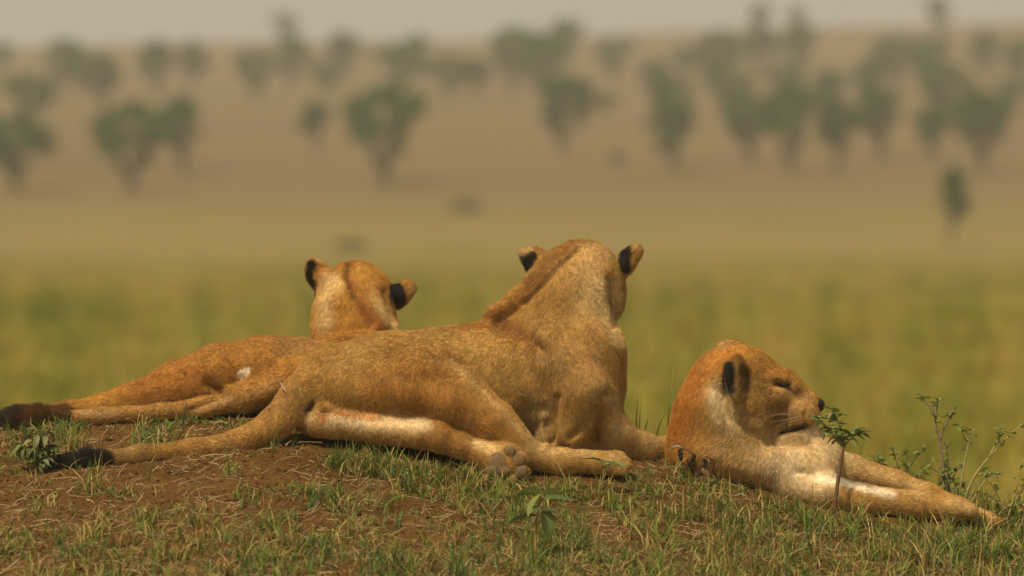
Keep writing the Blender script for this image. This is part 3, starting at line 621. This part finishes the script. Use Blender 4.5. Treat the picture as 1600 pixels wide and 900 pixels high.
ex = [(0, 1600, -720, -560, 75, 1.55), (1330, 1620, -330, -110, 38, 1.5), (520, 700, -200, -150, 22, 1.5), (1060, 1320, -330, -180, 22, 1.4), (780, 920, -600, -480, 26, 1.1), (500, 770, -215, -140, 40, 1.2), (1190, 1560, -175, -105, 46, 1.15), (1430, 1610, -60, 30, 34, 1.35), (210, 275, -60, 40, 9, 1.1), (520, 640, -190, -140, 12, 1.35), (860, 1060, -260, -170, 26, 1.0), (1060, 1180, -160, -80, 16, 1.0), (690, 790, -320, -190, 20, 1.2), (20, 120, -60, 30, 14, 1.0), (480, 560, -420, -300, 14, 1.2)]
exx = np.concatenate([rng.uniform(a, b, n_) for a, b, c_, d_, n_, s_ in ex]); exd = np.concatenate([rng.uniform(c_, d_, n_) for a, b, c_, d_, n_, s_ in ex]); exs = np.concatenate([np.full(n_, s_) for *_, n_, s_ in ex]); n0 = len(tx)
ok_ = ~((np.abs(exx - 1303) < 26) & (exd < -60)); exx, exd, exs = exx[ok_], exd[ok_], exs[ok_]
tx = np.concatenate([tx, exx]); td = np.concatenate([td, exd])
nb = rng.integers(7, 22, len(tx)); ti = np.repeat(np.arange(len(tx)), nb); n = len(ti)
size = np.clip(rng.lognormal(0, .48, len(tx)), .45, 2.3) * (1 + .35 * sstep(900, 1500, tx)) * np.where(td > 60, .8, 1)
size[n0:] = exs * rng.uniform(.75, 1.25, len(exs))
kindg = rng.random(len(tx)); spread = rng.uniform(5, 15, len(tx))
bx = tx[ti] + rng.normal(0, 1, n) * spread[ti]; bd = td[ti] + rng.normal(0, 1, n) * spread[ti]
G1 = np.array([.11, .18, .026]); G2 = np.array([.23, .27, .045]); G3 = np.array([.07, .145, .038]); DRY = np.array([.52, .38, .13]); DRY2 = np.array([.32, .20, .06])
t_ = rng.random(n); cg = mix(mix(G1, G2, t_), G3, (kindg[ti] < .25) * .7); dry = rng.random(n) < np.where(kindg[ti] > .70, .8, .2); cg = np.where(dry[:, None], mix(DRY, DRY2, rng.random(n)), cg) * rng.uniform(.75, 1.25, n)[:, None]
Lb = rng.uniform(13, 34, n) * size[ti] / PX
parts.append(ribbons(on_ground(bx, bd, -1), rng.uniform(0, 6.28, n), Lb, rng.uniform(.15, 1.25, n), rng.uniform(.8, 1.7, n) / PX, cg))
# short sprigs everywhere
sx, sd_ = scatter(5500, lambda x, d: cover(x, d) * .8 + .06); n = len(sx)
cg = np.where((rng.random(n) < .5)[:, None], mix(G1, G2, rng.random(n)), mix(DRY, DRY2, rng.random(n)))
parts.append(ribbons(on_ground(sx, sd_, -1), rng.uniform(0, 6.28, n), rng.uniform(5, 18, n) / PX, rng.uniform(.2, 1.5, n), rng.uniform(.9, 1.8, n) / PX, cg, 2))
# a few tall blades standing behind the crest
for (x, d, h, ln_) in ((1000, 90, 112, .05), (1006, 95, 70, .2), (985, 80, 60, .3), (1044, 130, 150, .12), (1056, 120, 175, .16), (1030, 110, 90, .3), (1062, 140, 90, .5), (1342, 90, 150, .32), (1336, 95, 90, .2), (545, -175, 60, .5), (1380, 110, 80, .7), (1420, 100, 90, .4), (1385, 60, 110, .3), (1460, 100, 80, .6), (1575, 40, 90, .6), (30, -120, 40, .9), (425, -140, 60, .2), (150, -260, 62, .15), (235, -250, 58, .4)):
    for q in range(3):
        r_ = on_ground(np.array([x + rng.normal(0, 5)]), np.array([d + rng.normal(0, 8.)]), -2)
        parts.append(ribbons(r_, np.array([rng.normal(0, .5)]), np.array([h * rng.uniform(.6, 1.05) / PX]), np.array([ln_ * rng.uniform(.5, 1.3)]), np.array([1.8 / PX]), np.array([[.20, .25, .045]]) if q else np.array([[.48, .40, .13]]), 6))
V, F, K = join(parts); tag(mesh_obj('mound_grass', V, F, M_grass, col=K), 'short green and straw coloured grass growing on the mound', 'grass', kind='stuff')
# dead straw lying on the soil
sx, sd_ = scatter(11500, lambda x, d: np.clip(.25 + .5 * np.clip(cover(x, d), 0, 1) + .3 * noise(np.stack([x, d, 0 * x], -1), 30, 77), .05, 1)); n = len(sx)
az = rng.uniform(0, 6.28, n); Ls = np.clip(rng.lognormal(3.1, .55, n), 8, 95); T = np.linspace(-.5, .5, 4); bend = rng.normal(0, .35, n); lift = rng.uniform(0, 5, n) * (rng.random(n) < .5)
Vs = []; wd = rng.uniform(.3, .65, n)
for t in T:
    a2 = az + bend * t; cx = sx + np.cos(a2) * Ls * t; cdp = sd_ + np.sin(a2) * Ls * t
    py = ground_py(cx, cdp) - 1.0 - lift * (t + .5) * 2
    for sg in (-1, 1): Vs.append(W(np.stack([cx - np.sin(az) * wd * sg * .8, cdp + np.cos(az) * wd * sg * .8, py - sg * wd * .7], -1)))
V = np.stack(Vs, 1).reshape(-1, 3); b = np.arange(n)[:, None] * 8 + 2 * np.arange(3)[None]; F = np.stack([b, b + 1, b + 3, b + 2], -1).reshape(-1, 4)
kc = mix(np.array([.52, .38, .18]), np.array([.22, .125, .05]), rng.random(n) ** 1.3); K = np.repeat(kc, 8, 0)
tag(mesh_obj('dry_straw', V, F, M_grass, col=K), 'dead straw stems strewn over the bare soil', 'straw', kind='stuff')
# crumbs of earth
sx, sd_ = scatter(7500, lambda x, d: np.clip(.9 - .5 * cover(x, d), .15, 1)); n = len(sx)
oct_ = np.array([[1, 0, 0], [0, 1, 0], [-1, 0, 0], [0, -1, 0], [0, 0, 1], [0, 0, -1]], float); of = np.array([[0, 1, 4], [1, 2, 4], [2, 3, 4], [3, 0, 4], [1, 0, 5], [2, 1, 5], [3, 2, 5], [0, 3, 5]])
r = np.clip(rng.lognormal(.5, .6, n), .7, 8) / PX; V = on_ground(sx, sd_)[:, None] + oct_[None] * (r[:, None] * rng.uniform(.6, 1.3, (n, 6)))[..., None]
F = (np.arange(n)[:, None, None] * 6 + of[None]).reshape(-1, 3)
tag(mesh_obj('soil_crumbs', V.reshape(-1, 3), F, M_soil), 'small crumbs of red brown earth on the bare soil', 'soil', kind='stuff')

# ------------------------------------------------------------------ single weeds and saplings
def leaf_mesh(name, L, wd, fold, droop, col, rag=0, mat=None):
    V = []; F = []; n = 6
    for i in range(n + 1):
        t = i / n; w_ = wd * math.sin(math.pi * min(t * .92 + .05, 1)) ** .75 * (1 - .25 * t); z = -droop * L * t * t
        V += [(L * t, -w_, z + fold * w_), (L * t, 0, z), (L * t, w_, z + fold * w_)]
        if i: b = 3 * i; F += [(b - 3, b - 2, b + 1, b), (b - 2, b - 1, b + 2, b + 1)]
    me = bpy.data.meshes.new(name); me.from_pydata(V, [], F); me.update(); me.polygons.foreach_set('use_smooth', np.ones(len(F), bool))
    a = me.color_attributes.new('tint', 'FLOAT_COLOR', 'POINT'); cc = np.ones((len(V), 4), np.float32); cc[:, :3] = np.array(col)
    cc[1::3, :3] *= 1.25; a.data.foreach_set('color', cc.ravel()); me.materials.append(mat or M_leaf); return me
LAST = {}
def add_leaf(me, parent, p, az, pitch, roll=0, s=1):
    o = bpy.data.objects.new('leaf', me); C.objects.link(o); o.parent = LAST.get(parent.name, parent)
    o.matrix_local = Matrix.Translation(Vector(W(np.array(p, float))) - parent.location) @ Matrix.Rotation(az, 4, 'Z') @ Matrix.Rotation(-pitch, 4, 'Y') @ Matrix.Rotation(roll, 4, 'X') @ Matrix.Scale(s, 4)
    return o
def add_stem(parent, pts, r0, r1, col, name='stem'):
    pts = np.array(pts, float); t = np.linspace(0, 1, len(pts)); tt = np.linspace(0, 1, max(7, 3 * len(pts)))
    q = np.stack([np.interp(tt, t, pts[:, i]) for i in range(3)], 1)
    for _ in range(2): q[1:-1] = (q[:-2] + 2 * q[1:-1] + q[2:]) / 4
    V_, F_ = tube(W(q), np.interp(tt, [0, 1], [r0, r1]) / PX, 6); LAST[parent.name] = mesh_py(name, V_, F_, M_twig, parent, np.tile(np.array(col), (len(V_), 1))); return q
def gp(x, d, up=0): return (x, d, float(ground_py(np.array(x), np.array(d))) - up)
STEM = (.16, .085, .045); GSTEM = (.17, .15, .05)
lf_s = [leaf_mesh('leaf', l / PX, w_ / PX, f, dr, c) for l, w_, f, dr, c in ((24, 6.5, .35, .15, (.11, .16, .04)), (20, 6, .5, .3, (.15, .20, .05)), (18, 5.5, .3, .0, (.09, .13, .035)), (22, 7, .4, .45, (.17, .21, .065)))]
# leafy sapling in front of the profile lioness
sp = empty('sapling', W(np.array(gp(1302, -98)))); tag(sp, 'young leafy sapling with bare reddish stem under the lioness nose', 'sapling')
q = add_stem(sp, [gp(1300, -98, -4), (1307, -98, 770), (1313, -98, 725), (1319, -97, 695)], 3.6, 2.4, STEM)
forks = [[(1319, -97, 697), (1308, -102, 684), (1294, -106, 672), (1280, -106, 652)], [(1319, -97, 697), (1328, -96, 684), (1344, -94, 674)], [(1319, -97, 697), (1316, -90, 675), (1308, -86, 655), (1300, -86, 641)]]
for fk in forks:
    q = add_stem(sp, fk, 2.0, 1.0, GSTEM, 'branch')
    for i in range(3, len(q)):
        for k_ in range(2): add_leaf(random.choice(lf_s), sp, q[i], random.uniform(0, 6.28), random.uniform(-.5, .7), random.uniform(-.6, .6), random.uniform(.7, 1.2))
for az, pt in ((.1, .1), (-.4, -.3), (.5, .4), (2.8, -.5), (3.5, .3), (1.5, .6)): add_leaf(lf_s[3], sp, (1334, -94, 672) if abs(az) < 1 else (1300, -102, 670), az, pt, 0, 1.0)
bud = add_leaf(leaf_mesh('bud', 8 / PX, 3 / PX, .6, .1, (.33, .11, .05)), sp, (1296, -104, 650), 1.2, 1.0, 0, 1); bud.name = 'bud'
# broad-leaved weed in the foreground
bl = [leaf_mesh('leaf', l / PX, w_ / PX, f, dr, c) for l, w_, f, dr, c in ((46, 16, .25, .35, (.20, .235, .06)), (46, 16, .3, .55, (.13, .165, .045)), (48, 8, .5, .25, (.09, .12, .03)), (36, 11, .5, .2, (.06, .085, .025)))]
wd_ = empty('broadleaf_weed', W(np.array(gp(838, -575)))); tag(wd_, 'weed with large broad pale leaves and thin yellow stem below the paw pads', 'weed')
add_stem(wd_, [gp(838, -575, -4), (836, -575, 840), (840, -575, 800), (846, -575, 772)], 2.4, 1.6, (.33, .22, .05))
for li, p, az, pt, rl, s in ((0, (846, -578, 772), -2.5, -.55, .25, 1.05), (1, (850, -580, 797), -1.0, -.85, .1, 1.1), (2, (848, -572, 780), .1, .15, .5, 1.15), (2, (838, -575, 806), 3.1, -.05, .6, 1.05), (3, (848, -580, 800), -.5, .15, .3, .9), (0, (845, -570, 770), 2.7, .15, .7, .9), (0, (846, -568, 770), .45, .1, -.7, .8), (2, (842, -572, 776), 2.8, .3, .1, .9), (3, (842, -590, 790), -1.8, -.3, .2, .8)):
    add_leaf(bl[li], wd_, p, az, pt, rl, s * .82)
# two smaller broad-leaved weeds beside the hind paw
for (x, d, pts, lab) in ((940, -215, ((3.0, .35, .75), (.2, .3, .8), (1.0, .7, .7), (-.4, -.1, .65), (2.4, .8, .6)), 'small dark leafed weed growing right beside the toes of the hind paw'),):
    o = empty('small_weed', W(np.array(gp(x, d)))); tag(o, lab, 'weed')
    q = add_stem(o, [gp(x, d, -4), (x + 2, d, 748), (x + 6, d, 722)], 2, 1.3, GSTEM)
    for i, (az, pt, s) in enumerate(pts): add_leaf(bl[(2, 0, 3, 2, 0)[i]], o, q[-1 - (i % 3)], az, pt, random.uniform(-.4, .4), s)
# bushy weed hiding the tail tuft
o = empty('bushy_weed', W(np.array(gp(66, -190)))); tag(o, 'bushy dull green weed with drooping leaves hiding the tip of the black tail tuft', 'weed')
lfb = [leaf_mesh('leaf', l / PX, w_ / PX, .45, dr, c) for l, w_, dr, c in ((22, 6, .5, (.15, .155, .05)), (20, 6.5, .7, (.19, .18, .065)), (19, 5, .3, (.11, .13, .04)))]
for s_ in range(5):
    q = add_stem(o, [gp(66 + s_ * 4 - 8, -190 + s_ * 5 - 10, -3), (62 + s_ * 6 - 10, -190 + s_ * 4, 705), (56 + s_ * 14 - 26, -188, (692, 672, 680, 674, 694)[s_])], 1.8, 1.0, (.14, .11, .04))
    for i in range(2, len(q)):
        for k_ in range(3): add_leaf(random.choice(lfb), o, q[i], random.uniform(0, 6.28), random.uniform(-.9, .5), random.uniform(-.5, .5), random.uniform(.7, 1.1))
# withered plant with curled brown leaves
o = empty('withered_plant', W(np.array(gp(1085, -85)))); tag(o, 'withered little plant with curled brown leaves at the back of the profile lioness', 'plant')
lfd = [leaf_mesh('leaf', l / PX, w_ / PX, fo_, dr, c) for l, w_, fo_, dr, c in ((32, 9, 1.1, .6, (.15, .075, .03)), (26, 8, 1.3, .9, (.03, .022, .016)), (28, 7, .8, .4, (.20, .17, .09)))]
q1 = add_stem(o, [gp(1092, -88, -3), (1088, -92, 725), (1080, -94, 705), (1064, -96, 700)], 1.5, .9, (.12, .06, .03))
q2 = add_stem(o, [gp(1090, -88, -3), (1094, -94, 728), (1100, -94, 712), (1108, -94, 716)], 1.4, .8, (.12, .06, .03))
for qq, i, az, pt, li in ((q1, -1, 3.0, .1, 2), (q1, 7, -.6, -1.2, 1), (q1, 6, 3.4, -1.2, 0), (q2, -1, -.2, -1.1, 0), (q2, 6, .2, -1.0, 1), (q1, 4, 2.6, -.9, 0), (q1, -2, 3.9, -.9, 1), (q2, 3, -.8, -.4, 0)):
    add_leaf(lfd[li], o, qq[i], az, pt, random.uniform(-.4, .4), .75)
# straggly shrubs behind the stretched paws
tiny = [leaf_mesh('leaf', l / PX, w_ / PX, .4, .2, c) for l, w_, c in ((12, 3.0, (.14, .19, .045)), (10, 2.6, (.20, .23, .06)), (15, 2.6, (.11, .15, .035)))]
def shrub(name, label, root, branches, r0, nleaf, col, tipd=1.0):
    o = empty(name, W(np.array(gp(*root)))); tag(o, label, 'shrub')
    for _ in range(5):
        x_, d_ = root[0] + random.uniform(-22, 22), root[1] + random.uniform(-25, 25); h_ = random.uniform(30, 85); ln_ = random.uniform(-.7, .8); p0 = gp(x_, d_, -3)
        branches = branches + [[p0, (x_ + ln_ * h_ * .4, d_ + random.uniform(-8, 8), p0[2] - h_ * .55), (x_ + ln_ * h_, d_ + random.uniform(-15, 15), p0[2] - h_)]]
    for br in branches:
        q = add_stem(o, br, r0 * (1 if br is branches[0] else .7), .7, col, 'branch'); m = len(q)
        for i in range(int(nleaf * .75)):
            f_ = random.random() ** (.45 * tipd) * (m - 1); j = min(int(f_), m - 2); p = q[j] + (q[j + 1] - q[j]) * (f_ - j)
            add_leaf(random.choice(tiny), o, p + rng.normal(0, 1.5, 3), random.uniform(0, 6.28), random.uniform(-.5, 1.0), random.uniform(-.5, .5), random.uniform(.7, 1.35))
    return o
WST = (.22, .165, .12); YST = (.36, .27, .11)
shrub('shrub', 'upright bare stemmed shrub with a leafy tip behind the stretched paws', (1478, 70), [[gp(1478, 70, -4), (1474, 70, 730), (1468, 70, 690), (1460, 68, 650), (1456, 66, 630)], [(1468, 70, 690), (1478, 70, 660), (1490, 70, 640)], [gp(1480, 72, -3), (1482, 74, 720), (1476, 74, 690)], [(1460, 68, 650), (1448, 66, 628), (1442, 66, 622)], [(1462, 68, 655), (1464, 68, 636), (1466, 68, 626)]], 2.6, 13, WST, .5)
shrub('shrub', 'leaning yellow stemmed shrub with leafy side twigs behind the stretched paws', (1500, 60), [[gp(1500, 60, -4), (1520, 58, 745), (1545, 56, 715), (1572, 55, 685), (1598, 54, 662)], [(1545, 56, 715), (1558, 56, 690), (1566, 56, 672)], [(1520, 58, 745), (1540, 58, 738), (1565, 58, 742)], [gp(1496, 62, -3), (1506, 64, 725), (1514, 66, 690), (1522, 66, 668)], [(1514, 66, 690), (1504, 66, 676), (1500, 66, 664)], [gp(1510, 50, -3), (1532, 50, 760), (1552, 48, 735)]], 2.4, 15, YST)
shrub('shrub', 'low spiky green bush beside the far foreleg of the profile lioness', (1412, 75), [[gp(1412, 75, -4), (1404, 75, 735), (1398, 75, 712), (1394, 75, 700)], [gp(1414, 75, -3), (1420, 75, 730), (1436, 75, 708), (1448, 75, 700)], [gp(1410, 77, -3), (1396, 76, 740), (1378, 76, 725), (1366, 76, 718)], [gp(1412, 73, -3), (1414, 73, 735), (1416, 73, 705)], [gp(1416, 73, -3), (1436, 73, 745), (1452, 73, 730)]], 1.8, 17, GSTEM)
shrub('shrub', 'wispy twig with a few leaves growing at the edge of the mound beyond the paws', (1585, 20), [[gp(1570, 20, -4), (1584, 20, 780), (1592, 20, 735), (1602, 20, 715)], [(1584, 20, 780), (1600, 20, 755), (1612, 20, 745)], [(1574, 20, 800), (1556, 18, 770), (1550, 18, 755)]], 1.8, 12, YST)
# pale dry petal caught on the tail
o = empty('dry_leaf', W(np.array((438, -92, 608.)))); tag(o, 'tiny pale dry leaf caught on the raised root of the tail', 'leaf')
add_leaf(leaf_mesh('leaf', 20 / PX, 3.2 / PX, .6, -.3, (.75, .62, .46)), o, (446, -92, 612), 2.6, .65, .3, 1).name = 'blade'

# ------------------------------------------------------------------ tall grass of the plain
yy = np.linspace(262, 1000, 800)
def px_to_x(px, Y): return (px - 800) / (DL * PX) * Y
n = 31000; u = rng.random(n); fy = 26 * (300 / 26) ** (u ** .85); fx = rng.uniform(-1, 1, n) * (fy * .19 + 4)
_s = np.clip(fy / 75, .5, 2.5)
patch = 1.1 * noise(np.stack([fx / _s, fy * .035 / _s, 0 * fx], -1), .19, 61) + .7 * noise(np.stack([fx, fy * .2, 0 * fx], -1), 1.6, 62) + .4 * noise(np.stack([fx, fy * .3, 0 * fx], -1), 9, 64)
dk = sum(np.exp(-((fx - px_to_x(a, dd)) / (ww / 9600 * dd)) ** 2 - ((fy - dd) / (dd * .07)) ** 2) for a, dd, ww in ((50, 112, 95), (1370, 228, 100), (450, 172, 55), (620, 150, 40), (950, 260, 70), (1330, 77, 30)))
patch = patch - 2.6 * dk
nb = 6; ti = np.repeat(np.arange(n), nb); m = n * nb; sc = np.clip(fy[ti] / 60, .6, 3.2) ** .5
rx = fx[ti] + rng.normal(0, .10, m) * sc; ry = fy[ti] + rng.normal(0, .12, m) * sc
g1 = np.array([.125, .165, .018]); g2 = np.array([.255, .245, .034]); g3 = np.array([.41, .30, .068]); g4 = np.array([.40, .22, .05])
pt_ = np.clip(.5 + .55 * patch[ti] + .15 * rng.normal(0, 1, m), 0, 1); colr = np.where(pt_[:, None] < .5, mix(g1, g2, pt_ * 2), mix(g2, g3, pt_ * 2 - 1)); colr = np.where((rng.random(m) < .12)[:, None], g4, colr)
colr = mix(colr, np.array([.36, .27, .065]), .85 * sstep(90, 240, ry))
hgt = rng.uniform(.22, .62, m) * (1 - .75 * sstep(140, 285, ry)) * (1 + .5 * np.clip(dk, 0, 1)[ti]) * (.9 + .25 * noise(np.stack([fx, fy, 0 * fx], -1), 2.1, 63)[ti])
root_ = np.stack([rx, ry, hill_z(rx, ry) - .03], -1)
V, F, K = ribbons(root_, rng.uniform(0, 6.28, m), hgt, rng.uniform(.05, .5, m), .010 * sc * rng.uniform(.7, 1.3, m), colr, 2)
mh = ((rx / 3.6) ** 2 + ((ry - 20) / 7.5) ** 2 < 1)[np.repeat(np.arange(m), 2)]
F = F[~mh]; tag(mesh_obj('plain_grass', V, F, M_field, col=K), 'tall green and yellow savanna grass covering the plain', 'grass', kind='stuff')

# ------------------------------------------------------------------ trees on the far slope
def tree_proto(seed, wr, narrow, nclump, col):
    """unit tree, 1 m high; crown width wr"""
    r_ = np.random.default_rng(seed); root = empty('savanna_tree', (0, 0, 0))
    # trunk and limbs
    parts_ = []
    def limb(p0, p1, ra, rb, n_=5):
        t = np.linspace(0, 1, n_)[:, None]; q = np.array(p0) * (1 - t) + np.array(p1) * t; q[1:-1] += r_.normal(0, .012, (n_ - 2, 3)); return tube(q, np.linspace(ra, rb, n_), 6, False)
    fork = .12 + .06 * r_.random(); v, f = limb((0, 0, -.03), (r_.normal(0, .02), r_.normal(0, .02), fork), .040, .030); parts_.append((v, f, v * 0))
    cl = []; ox, oy = r_.normal(0, .05, 2)
    for i in range(nclump):
        low = i < nclump // 5
        h = r_.uniform(.26, .46) if low else .46 + .48 * ((i - nclump // 5 + .5) / (nclump - nclump // 5)) ** .85
        prof = wr * .5 * (np.interp(h, [.24, .45, .66, .85, 1], narrow)); a = i * 2.4 + r_.uniform(-.7, .7); rr = prof * r_.uniform(.35, 1.0) if i < nclump - 2 else prof * .4
        c_ = np.array([math.cos(a) * rr + ox, math.sin(a) * rr + oy, h]); cl.append((c_, r_.uniform(.055, .14) * (.65 + wr * .6) * (.6 if low else 1)))
        if i % 2 == 0:
            v, f = limb((0, 0, fork - .02), c_ - np.array([0, 0, .02]), .020, .006); parts_.append((v, f, v * 0))
    V_, F_, _ = join(parts_); mesh_obj('trunk', V_, F_, M_bark, root)
    VV, KK = [], []
    for c_, rad in cl:
        n_ = 200; dv = r_.normal(size=(n_, 3)); dv /= np.linalg.norm(dv, axis=1)[:, None]; p = c_ + dv * (rad * r_.random((n_, 1)) ** .45) * np.array([1.15, 1.15, .8])
        a = r_.normal(size=(n_, 3)); a /= np.linalg.norm(a, axis=1)[:, None]; b = np.cross(a, r_.normal(size=(n_, 3))); b /= np.linalg.norm(b, axis=1)[:, None]; s_ = r_.uniform(.018, .038, (n_, 1))
        VV.append(np.stack([p - a * s_, p - b * s_ * .6, p + a * s_, p + b * s_ * .6], 1).reshape(-1, 3)); KK.append(np.repeat(np.array(col) * r_.uniform(.6, 1.5, (n_, 1)) * np.array([1, 1, 1]), 4, 0))
    V_ = np.concatenate(VV); mesh_obj('crown', V_, np.arange(len(V_)).reshape(-1, 4), M_tree, root, np.concatenate(KK), smooth=False)
    return root
protos = [tree_proto(1, .85, [.15, .55, 1, .9, .45], 20, (.050, .108, .016)), tree_proto(2, .62, [.35, .8, 1, .8, .3], 19, (.048, .105, .017)), tree_proto(3, .95, [.15, .6, 1.05, .85, .3], 20, (.044, .106, .015)), tree_proto(4, .45, [.5, .9, 1, .8, .3], 17, (.050, .105, .017)), tree_proto(5, .75, [.25, .7, 1, .85, .4], 21, (.048, .100, .017))]
PW = [.85, .62, .95, .45, .75]
def dist_of(px, base):
    py_ = HZ - (hill_z(px_to_x(px, yy), yy) - ZC) / yy * DL * PX
    i = np.argmin(np.abs(py_ - base)); return yy[i]
TREES = [(25, 185, 300, 110, 4), (45, 118, 205, 85, 2), (98, 62, 150, 60, 1), (165, 85, 178, 66, 4), (207, 165, 300, 128, 2), (246, 62, 150, 46, 3), (297, 64, 142, 40, 3), (287, 150, 275, 48, 3),
 (400, 76, 158, 62, 0), (452, 55, 142, 52, 1), (445, 22, 70, 40, 2), (512, 95, 150, 52, 0), (537, 50, 122, 42, 3), (495, 158, 240, 38, 3), (603, 135, 290, 130, 2), (625, 66, 152, 78, 0), (656, 54, 112, 40, 1), (700, 88, 158, 66, 4), (742, 90, 152, 42, 3),
 (800, 44, 152, 68, 4), (850, 50, 172, 72, 0), (886, 30, 112, 56, 1), (876, 118, 240, 86, 1), (960, 60, 126, 62, 0), (948, 148, 178, 34, 0), (1020, 95, 165, 54, 1), (1052, 155, 268, 72, 1), (1036, 120, 205, 62, 4), (1070, 74, 125, 36, 3),
 (1124, 50, 150, 70, 4), (1136, 108, 185, 84, 0), (1182, 40, 122, 54, 1), (1170, 155, 256, 82, 4), (1236, 132, 272, 92, 2), (1252, 36, 122, 58, 1), (1226, 100, 156, 62, 0), (1311, 152, 272, 52, 3), (1300, 108, 182, 46, 3), (1377, 132, 252, 56, 3), (1358, 94, 175, 52, 1),
 (1402, 58, 145, 74, 4), (1452, 58, 142, 66, 0), (1482, 100, 195, 76, 4), (1456, 165, 252, 44, 3), (1536, 145, 272, 92, 4), (1542, 50, 125, 52, 1), (1596, 60, 142, 46, 1), (1580, 125, 180, 56, 0), (1468, -6, 62, 36, 1), (1190, 4, 60, 26, 3), (1244, 10, 62, 26, 1),
 (5, 66, 120, 40, 1), (-60, 110, 220, 90, 0), (1660, 100, 210, 90, 4), (1690, 60, 140, 60, 1), (-90, 60, 130, 60, 3)]
SPECIAL = {14: 'lone broad spreading dark tree on open ground low on the slope', 4: 'broad flat crowned dark tree beside a slim tree low on the slope', 7: 'slim tree next to the broad flat crowned one low on the slope', 0: 'large dark tree at the foot of the slope beyond the black tail tuft',
 13: 'small slim tree standing alone between the two broad spreading trees', 10: 'tiny tree on the ridge line breaking the skyline left of the lionesses heads', 22: 'tall narrow footed tree on the slope directly above the largest lioness head', 48: 'faint tree poking highest into the sky on the ridge', 44: 'dense round crowned dark tree behind the slim young tree', 33: 'broad dark tree in the middle of the right hand grove'}
used = set()
NEARBY = [(25, 'the tail tuft'), (207, 'the flat crowned tree'), (495, 'the small slim tree'), (603, 'the lone spreading tree'), (876, 'the largest lioness'), (1052, 'the profile lioness'), (1236, 'the right hand grove'), (1487, 'the young tree')]
def place_tree(i, px, top, base, wpx, kd, lab, grp):
    Y = dist_of(px, base); X = px_to_x(px, Y); zb = float(hill_z(np.array(X), np.array(Y))); H = (base - top) / (DL * PX) * Y + .25
    o = protos[kd] if kd not in used else copy_tree(protos[kd]); used.add(kd)
    sxy = 1.2 * (wpx / (DL * PX) * Y) / PW[kd]
    o.location = (X, Y, zb - .05); o.scale = (sxy, sxy, H); o.rotation_euler = (0, 0, random.uniform(0, 6.28)); tag(o, lab, 'tree', grp)
TL = []
for i, (px, top, base, wpx, kd) in enumerate(TREES):
    if i in SPECIAL: lab = SPECIAL[i]
    else:
        shp = ('rounded', 'egg shaped', 'spreading', 'slim', 'bushy')[kd]
        zone = 'dark green tree low on the tan slope' if base > 225 else 'grey green hazy tree halfway up the slope' if base > 160 else 'pale hazy tree just below the ridge'
        near = min(NEARBY, key=lambda q: abs(q[0] - px)); lab = shp + ' ' + zone + ', uphill of ' + near[1]
    TL.append(lab)
for i, (px, top, base, wpx, kd) in enumerate(TREES):
    same = sorted((j for j in range(len(TREES)) if TL[j] == TL[i]), key=lambda j: TREES[j][1] - TREES[j][2])
    pre = '' if len(same) == 1 else ('taller ', 'shorter ')[same.index(i)] if len(same) == 2 else ('tallest ', 'middling ', 'shortest ')[same.index(i)] if len(same) == 3 else ''
    place_tree(i, px, top, base, wpx, kd, pre + TL[i], 'trees scattered over the far slope')
place_tree(90, 1487, 262, 384, 36, 3, 'slim dark young tree standing by itself at the foot of the slope', 'trees scattered over the far slope')
def bush(px, top, base, wpx, lab, Y=None):
    Y = Y or dist_of(px, base); X = px_to_x(px, Y); zb = float(hill_z(np.array(X), np.array(Y))); Hh = (base - top) / (DL * PX) * Y; ww = wpx / (DL * PX) * Y * .5
    o = empty('low_bush', (X, Y, zb)); n_ = 260; r_ = np.random.default_rng(int(px)); dv = r_.normal(size=(n_, 3)); dv /= np.linalg.norm(dv, axis=1)[:, None]; p = dv * r_.random((n_, 1)) ** .4 * np.array([ww, ww * .6, Hh]); p[:, 2] = np.abs(p[:, 2]) * (1 + .25 * np.sin(p[:, 0] * 9 / ww))
    a = r_.normal(size=(n_, 3)); a /= np.linalg.norm(a, axis=1)[:, None]; b = np.cross(a, r_.normal(size=(n_, 3))); b /= np.linalg.norm(b, axis=1)[:, None]; s_ = r_.uniform(.06, .14, (n_, 1))
    V_ = (np.stack([p - a * s_, p - b * s_ * .6, p + a * s_, p + b * s_ * .6], 1).reshape(-1, 3)) + np.array([X, Y, zb])
    mesh_obj('crown', V_, np.arange(len(V_)).reshape(-1, 4), M_tree, o, np.repeat(np.array([.085, .08, .03]) * r_.uniform(.7, 1.4, (n_, 1)), 4, 0), smooth=False)
    v, f = [], []
    for j in range(5): v1, f1 = tube(np.array([(X, Y, zb - .05), (X + ww * .5 * math.cos(j * 1.3), Y + ww * .3 * math.sin(j * 1.3), zb + Hh * .7)]), [.03, .012], 5, False); v.append((v1, f1, v1 * 0))
    v1, f1, _ = join(v); mesh_obj('stems', v1, f1, M_bark, o).name = 'stem_cluster'; tag(o, lab, 'bush')
bush(728, 308, 332, 62, 'low dark bush lying alone on the open foot of the tan slope')
bush(965, 234, 256, 28, 'small round bush on the open slope right of the narrow footed tree')
bush(548, 350, 364, 60, 'flat low bush near the foot of the slope above the stretched lioness head', 285)
